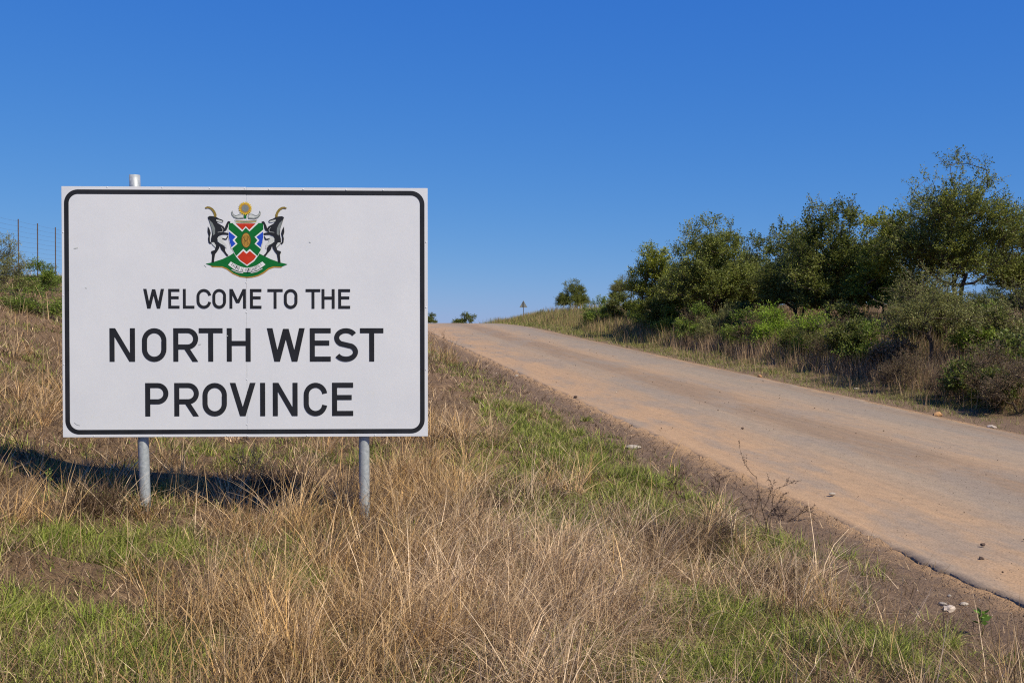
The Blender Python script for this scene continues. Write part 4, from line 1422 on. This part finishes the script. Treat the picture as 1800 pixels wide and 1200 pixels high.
def grass_field():
    r = np.random.default_rng(77)
    dry, green, tall = Grass(), Grass(), Grass()
    n = 67000
    Y = np.exp(r.uniform(math.log(2.3), math.log(56), n))
    X = r.uniform(-1, 1, n) * (0.56 * Y + 1.3)
    T_ = lat(X, Y)
    keep = T_ < -2.75 - 0.25 * r.uniform(size=n) ** 2
    X, Y, T_ = X[keep], Y[keep], T_[keep]
    n = len(X)
    lod = np.maximum(1.0, Y / 6.5) ** 0.85
    nz = vnoise(X * 0.8, Y * 0.8, 31); nz2 = vnoise(X * 2.6, Y * 2.6, 32); nz3 = vnoise(X * 0.35, Y * 0.35, 33)
    g = field(X, Y, GREEN); go = field(X, Y, GOLD); st = field(X, Y, STRAW); de = field(X, Y, DEAD); ba = field(X, Y, BARE)
    # towards the road: a strip of green, then thinning shoulder
    fy = sstep(10.5, 14, Y)
    strip = sstep(3.0, 3.5, -T_ + 0.25 * nz2) * (1 - sstep(5.1 - 1.0 * fy, 5.8 - 1.2 * fy, -T_ + 0.3 * nz2))
    soilstrip = sstep(4.3, 4.7, -T_ + 0.25 * nz2) * (1 - sstep(5.2, 5.8, -T_ + 0.25 * nz2)) * sstep(12, 14, Y) * (1 - sstep(26, 32, Y))
    g = np.maximum(g, strip * sstep(6, 8.5, Y) * np.clip(1.0 + 0.6 * nz, 0, 1))
    g = np.maximum(g, np.clip(0.02 + 0.5 * nz2, 0, 0.25))
    wide = 0.12 * sstep(7.5, 10, Y) * (1 - fy)
    shoulder = 1 - sstep(2.95 + wide, 3.85 + wide, -T_ + 0.5 * nz2)
    ba = np.maximum(ba, soilstrip * 0.97); g = g * (1 - soilstrip)
    hill = sstep(8.5, 11, Y) * sstep(5.5, 7, -T_)
    ba = np.maximum(ba, np.clip(0.2 + 0.9 * nz * nz2, 0, 0.6) * (1 - hill * 0.4))
    tus = sstep(-0.25, 0.35, vnoise(X * 1.7, Y * 1.7, 41) + 0.5 * vnoise(X * 5, Y * 5, 42))
    go = go * (0.15 + 0.85 * tus); st = st * (0.3 + 0.7 * sstep(-0.4, 0.3, vnoise(X * 2.1, Y * 2.1, 43)))
    wd = np.stack([g * 2.2, go * 1.6, st * 1.6, de * 1.5, np.full(n, 0.30) + 0.35 * hill], 1)
    wd[:, 1:] *= (1 - 0.9 * sstep(0.3, 0.75, g))[:, None]
    gsel = sstep(0.3, 0.75, g)
    alive = r.uniform(size=n) > np.clip(np.maximum(ba * 0.95, shoulder * 0.90), 0, 0.97)
    X, Y, wd, lod, hill, nz, nz2, ba, gsel = [q[alive] for q in (X, Y, wd, lod, hill, nz, nz2, ba, gsel)]
    n = len(X)
    cum = np.cumsum(wd / wd.sum(1, keepdims=True), 1)
    ty = (r.uniform(size=(n, 1)) > cum).sum(1)
    Z = ground_z(X, Y)

    def clump(sel, k, rad, hmin, hmax, w, lean, curl, pal, target, segs, az0=None, azs=1.6, tip=None, hp=1.0, mul=None):
        i = np.nonzero(sel)[0]
        if len(i) == 0: return
        kk = np.repeat(i, k)
        m = len(kk)
        a = r.uniform(0, 2 * math.pi, m); q = np.sqrt(r.uniform(size=m)) * rad * lod[kk] ** 0.6
        px, py = X[kk] + q * np.cos(a), Y[kk] + q * np.sin(a)
        P = np.stack([px, py, ground_z(px, py) - 0.008], 1)
        az = a if az0 is None else az0 + r.normal(0, azs, m)
        az = np.where(r.uniform(size=m) < 0.35, r.uniform(0, 2 * math.pi, m), az)
        broken = r.uniform(size=m) < 0.22
        hs = np.repeat(r.uniform(0.65, 1.15, len(i)), k)
        h = (hmin + (hmax - hmin) * r.uniform(size=m) ** hp) * hs
        if mul is not None: h = h * mul[kk]
        pal_ = np.array(pal)
        pk = np.repeat(r.integers(0, len(pal_), len(i)), k)
        pk = np.where(r.uniform(size=m) < 0.45, r.integers(0, len(pal_), m), pk)
        col = pal_[pk] * r.uniform(0.65, 1.3, (m, 1)) * np.repeat(np.exp(r.normal(0, 0.22, len(i))), k)[:, None]
        tc = None if tip is None else col * np.array(tip)
        target.add(P, h, w * lod[kk] * r.uniform(0.7, 1.3, m), az, np.where(broken, r.uniform(0.6, 0.95, m), np.abs(r.normal(lean, lean * 0.6, m))), r.normal(curl, abs(curl) * 0.7 + 0.08, m), col, segs, r, tc)

    GRN = [(0.165, 0.205, 0.028), (0.21, 0.245, 0.04), (0.26, 0.275, 0.06), (0.32, 0.285, 0.10), (0.12, 0.16, 0.022)]
    TAN = [(0.27, 0.175, 0.088), (0.20, 0.125, 0.062), (0.36, 0.245, 0.128), (0.14, 0.085, 0.045), (0.29, 0.20, 0.11)]
    GLD = [(0.50, 0.315, 0.125), (0.42, 0.26, 0.105), (0.58, 0.40, 0.20), (0.29, 0.18, 0.085), (0.50, 0.35, 0.19)]
    STR = [(0.55, 0.395, 0.235), (0.45, 0.31, 0.175), (0.68, 0.515, 0.33), (0.32, 0.212, 0.122)]
    DRK = [(0.10, 0.062, 0.036), (0.16, 0.105, 0.06), (0.235, 0.155, 0.092), (0.07, 0.045, 0.028)]
    far = Y > 15
    short = 1 - 0.25 * hill
    # green turf
    clump((ty == 0) & ~far, 10, 0.06, 0.05, 0.17, 0.0056, 0.35, 0.4, GRN, green, 2, tip=(1.15, 1.1, 1.3))
    clump((ty == 0) & far, 6, 0.07, 0.06, 0.16, 0.0045, 0.35, 0.4, GRN, green, 2)
    # gold stems, standing with a slight lean to the right
    clump((ty == 1) & ~far, 5, 0.06, 0.12, 0.52, 0.0044, 0.30, 0.25, GLD, tall, 3, az0=0.2, azs=1.7, hp=1.7)
    clump((ty == 1) & ~far, 4, 0.07, 0.06, 0.26, 0.0045, 0.5, 0.45, TAN + DRK, dry, 2)
    clump((ty == 1) & far, 4, 0.08, 0.15, 0.50, 0.0034, 0.18, 0.15, GLD, tall, 2, az0=0.2, azs=1.2)
    # bleached straw, blown over
    clump((ty == 2), 5, 0.06, 0.12, 0.48, 0.0042, 0.5, 0.5, STR, tall, 3, az0=0.15, azs=1.0, hp=1.3)
    clump((ty == 2), 4, 0.07, 0.05, 0.2, 0.0045, 0.6, 0.5, TAN + DRK, dry, 2)
    # dead dark clumps
    clump((ty == 3), 8, 0.05, 0.10, 0.36, 0.0045, 0.25, 0.35, DRK, dry, 2)
    # everyday dry tangle
    clump((ty == 4), 7, 0.08, 0.04, 0.17, 0.0046, 0.55, 0.6, TAN + DRK, dry, 2, mul=short)
    def tussocks(dens, count, blades, rad, hmin, hmax, w, lean, curl, pal, target, segs, seed):
        q = np.random.default_rng(seed)
        p = dens / dens.sum()
        i = q.choice(n, count, replace=False, p=p)
        kk = np.repeat(i, blades); m = len(kk)
        a = q.uniform(0, 2 * math.pi, m); d = np.sqrt(q.uniform(size=m)) * np.repeat(q.uniform(0.6, 1.4, count), blades) * rad
        px, py = X[kk] + d * np.cos(a), Y[kk] + d * np.sin(a)
        P = np.stack([px, py, ground_z(px, py) - 0.01], 1)
        wind = np.repeat(q.normal(0.1, 0.7, count), blades)
        az = np.where(q.uniform(size=m) < 0.6, a + q.normal(0, 0.5, m), wind + q.normal(0, 0.5, m))
        h = (hmin + (hmax - hmin) * q.uniform(size=m)) * np.repeat(q.uniform(0.45, 1.2, count), blades)
        pal_ = np.array(pal)
        pk = np.where(q.uniform(size=m) < 0.5, q.integers(0, len(pal_), m), np.repeat(q.integers(0, len(pal_), count), blades))
        col = pal_[pk] * q.uniform(0.6, 1.3, (m, 1)) * np.repeat(np.exp(q.normal(0, 0.2, count)), blades)[:, None]
        target.add(P, h, w * lod[kk] * q.uniform(0.7, 1.3, m), az, np.where(q.uniform(size=m) < 0.2, q.uniform(0.6, 1.0, m), np.abs(q.normal(lean, lean * 0.7, m))), np.abs(q.normal(curl, curl * 0.6, m)), col, segs, q, col * 1.12)
    near = (Y < 16) * (1 - 0.97 * field(X, Y, [(640, 965, .30), (640, 1010, .25), (255, 930, .30), (255, 965, .25), (640, 935, .3)]))
    area = np.minimum(1.0, (Y / 6.0) ** 2)
    fg, fs, fn = field(X, Y, GOLD), field(X, Y, STRAW), field(X, Y, GREEN)
    tussocks(near * area * (fg ** 1.5 + 0.03) * (1 - fn), 230, 56, 0.07, 0.14, 0.58, 0.0044, 0.28, 0.4, GLD + STR[:2] + TAN[:1], tall, 4, 501)
    tussocks(near * area * (fs ** 1.5 + 0.02) * (1 - fn), 240, 56, 0.07, 0.14, 0.54, 0.0044, 0.45, 0.6, STR + TAN[:1], tall, 4, 502)
    tussocks(near * area * (fg + fs + 0.3) * (1 - fn), 480, 44, 0.07, 0.06, 0.24, 0.0046, 0.4, 0.6, DRK, dry, 2, 503)
    tussocks(near * area * (fn ** 1.5 + 0.8 * sstep(3.2, 3.6, -lat(X, Y)) * (1 - sstep(4.2, 4.8, -lat(X, Y))) * sstep(8, 10, Y) + 0.015), 560, 60, 0.075, 0.06, 0.2, 0.0052, 0.3, 0.5, GRN, green, 2, 504)
    fd = field(X, Y, DEAD)
    tussocks(near * area * fd ** 2 + 1e-9, 60, 60, 0.08, 0.14, 0.42, 0.0046, 0.3, 0.5, DRK, dry, 3, 506)
    tl_ = lat(X, Y)
    tallfar = (Y > 14) * (Y < 50) * ((tl_ < -5.6) | ((Y > 24) & (tl_ < -3.2))) * (tl_ > -8.0) * 1.0
    tussocks(tallfar * area + 1e-9, 130, 40, 0.14, 0.25, 0.7, 0.0032, 0.2, 0.3, GLD + TAN, tall, 3, 505)
    # odd tall stems through everything
    odd = (r.uniform(size=n) < 0.07 * (1 - 0.85 * gsel)) & (ba < 0.5) & (ty != 3)
    clump(odd, 2, 0.03, 0.2, 0.6, 0.0036, 0.22, 0.25, GLD + STR, tall, 3, az0=0.3, azs=1.6)
    # litter lying on the soil
    m = 72000
    Yl = np.exp(r.uniform(math.log(2.5), math.log(26), m)); Xl = r.uniform(-1, 1, m) * (0.56 * Yl + 1.2)
    tl = lat(Xl, Yl)
    k = (tl < -3.0) & (r.uniform(size=m) < sstep(2.8, 4.4, -tl))
    Xl, Yl = Xl[k], Yl[k]; m = len(Xl)
    k = r.uniform(size=m) > 0.85 * sstep(0.3, 0.8, field(Xl, Yl, GREEN))
    Xl, Yl = Xl[k], Yl[k]; m = len(Xl)
    az = r.uniform(0, 2 * math.pi, m)
    P = np.stack([Xl, Yl, ground_z(Xl, Yl) + r.uniform(0.002, 0.03, m)], 1)
    pal = np.array(TAN + STR + DRK)
    col = pal[r.integers(0, len(pal), m)] * r.uniform(0.55, 1.3, (m, 1))
    dry.add(P, r.uniform(0.05, 0.2, m), 0.0048 * np.maximum(1, Yl / 6.5) ** 0.85, az, r.uniform(0.8, 1.0, m), r.normal(0, 0.25, m), col, 2, r)
    m = 9000
    Yl = np.exp(r.uniform(math.log(3.2), math.log(26), m)); tl = -2.5 - np.abs(r.normal(0.75, 0.5, m))
    Xl = road_cx(Yl) + tl / COS_R
    az = r.uniform(0, 2 * math.pi, m)
    P = np.stack([Xl, Yl, ground_z(Xl, Yl) + r.uniform(0.002, 0.012, m)], 1)
    pal = np.array(TAN + DRK + DRK + STR[:2])
    col = pal[r.integers(0, len(pal), m)] * r.uniform(0.5, 1.2, (m, 1))
    dry.add(P, r.uniform(0.02, 0.10, m), 0.0045 * np.maximum(1, Yl / 6.5) ** 0.85, az, r.uniform(0.9, 1.0, m), r.normal(0, 0.2, m), col, 2, r)
    dry.build('dry_grass', 'tangled brown dry grass and litter covering the left verge and bank')
    green.build('green_grass', 'short green grass growing in patches and a strip along the shoulder')
    tall.build('tall_straw_grass', 'tall golden and bleached straw grass standing around the sign')


def verge_grass():
    r = np.random.default_rng(99)
    g = Grass()
    n = 21000
    Y = np.exp(r.uniform(math.log(9), math.log(75), n))
    t = 2.75 + np.abs(r.normal(0, 2.6, n))
    X = road_cx(Y) + t / COS_R
    k = (np.abs(X) < 0.58 * Y + 1.5)
    X, Y, t = X[k], Y[k], t[k]
    nz = vnoise(X * 0.9, Y * 0.9, 61)
    near = 1 - sstep(14, 19, Y)
    keep = r.uniform(size=len(X)) < np.where(t < 3.2 + near * 1.1, 0.35 - 0.27 * near, 1.0)
    X, Y, t, nz, near = X[keep], Y[keep], t[keep], nz[keep], near[keep]
    n = len(X)
    lod = np.maximum(1, Y / 9) ** 0.8
    gr = (r.uniform(size=n) < np.where(t < 4.2, 0.93, 0.2))
    GRN = np.array([(0.15, 0.185, 0.03), (0.20, 0.22, 0.045), (0.26, 0.245, 0.08), (0.30, 0.25, 0.12)])
    BRN = np.array([(0.33, 0.225, 0.135), (0.26, 0.175, 0.105), (0.42, 0.30, 0.18), (0.20, 0.135, 0.085)])
    GLD = np.array([(0.36, 0.255, 0.125), (0.30, 0.22, 0.11), (0.21, 0.20, 0.06), (0.16, 0.18, 0.04)])
    for sel, hm, hM, pal, kk, w, ln, cu in ((gr, 0.05, 0.17, GRN, 7, 0.0042, 0.35, 0.35), (~gr & (Y < 32), 0.2, 0.75, BRN, 6, 0.0042, 0.12, 0.15), (~gr & (Y >= 32), 0.2, 0.6, GLD, 6, 0.004, 0.14, 0.15)):
        i = np.repeat(np.nonzero(sel)[0], kk)
        m = len(i)
        a = r.uniform(0, 6.28, m); q = np.sqrt(r.uniform(size=m)) * 0.1 * lod[i] ** 0.5
        px, py = X[i] + q * np.cos(a), Y[i] + q * np.sin(a)
        P = np.stack([px, py, ground_z(px, py) - 0.01], 1)
        h = r.uniform(hm, hM, m) * (0.8 + 0.35 * nz[i])
        col = pal[r.integers(0, len(pal), m)] * r.uniform(0.7, 1.25, (m, 1))
        g.add(P, h, w * lod[i] * r.uniform(0.7, 1.3, m), a, np.abs(r.normal(ln, ln * 0.5, m)), r.normal(cu, 0.15, m), col, 2, r)
    n = 8500
    Y = np.exp(r.uniform(math.log(12), math.log(42), n)); t = 4.0 + 5.0 * r.uniform(size=n) ** 0.8
    X = road_cx(Y) + t / COS_R
    k = (np.abs(X) < 0.58 * Y + 1.5) & (vnoise(X * 0.7, Y * 0.7, 64) + 0.4 * vnoise(X * 2, Y * 2, 65) > -0.25)
    X, Y = X[k], Y[k]
    i = np.repeat(np.arange(len(X)), 5); m = len(i)
    a = r.uniform(0, 6.28, m); q = np.sqrt(r.uniform(size=m)) * 0.16
    px, py = X[i] + q * np.cos(a), Y[i] + q * np.sin(a)
    P = np.stack([px, py, ground_z(px, py) - 0.01], 1)
    hh = np.repeat(r.uniform(0.5, 1.1, len(X)), 5) * r.uniform(0.3, 0.85, m)
    PL = np.array([(0.38, 0.255, 0.15), (0.30, 0.195, 0.115), (0.46, 0.32, 0.19), (0.22, 0.15, 0.09), (0.24, 0.225, 0.07), (0.18, 0.19, 0.05)])
    col = PL[np.repeat(r.integers(0, 6, len(X)), 5)] * r.uniform(0.7, 1.25, (m, 1))
    g.add(P, hh, 0.0065 * np.maximum(1, Y[i] / 14) ** 0.8 * r.uniform(0.6, 1.3, m), a, np.abs(r.normal(0.15, 0.12, m)), r.normal(0.15, 0.2, m), col, 2, r)
    g.build('verge_grass', 'green and brown grass along the far side of the road under the shrubs')


grass_field()
verge_grass()
print('triangles', sum(len(m.polygons) for m in bpy.data.meshes))
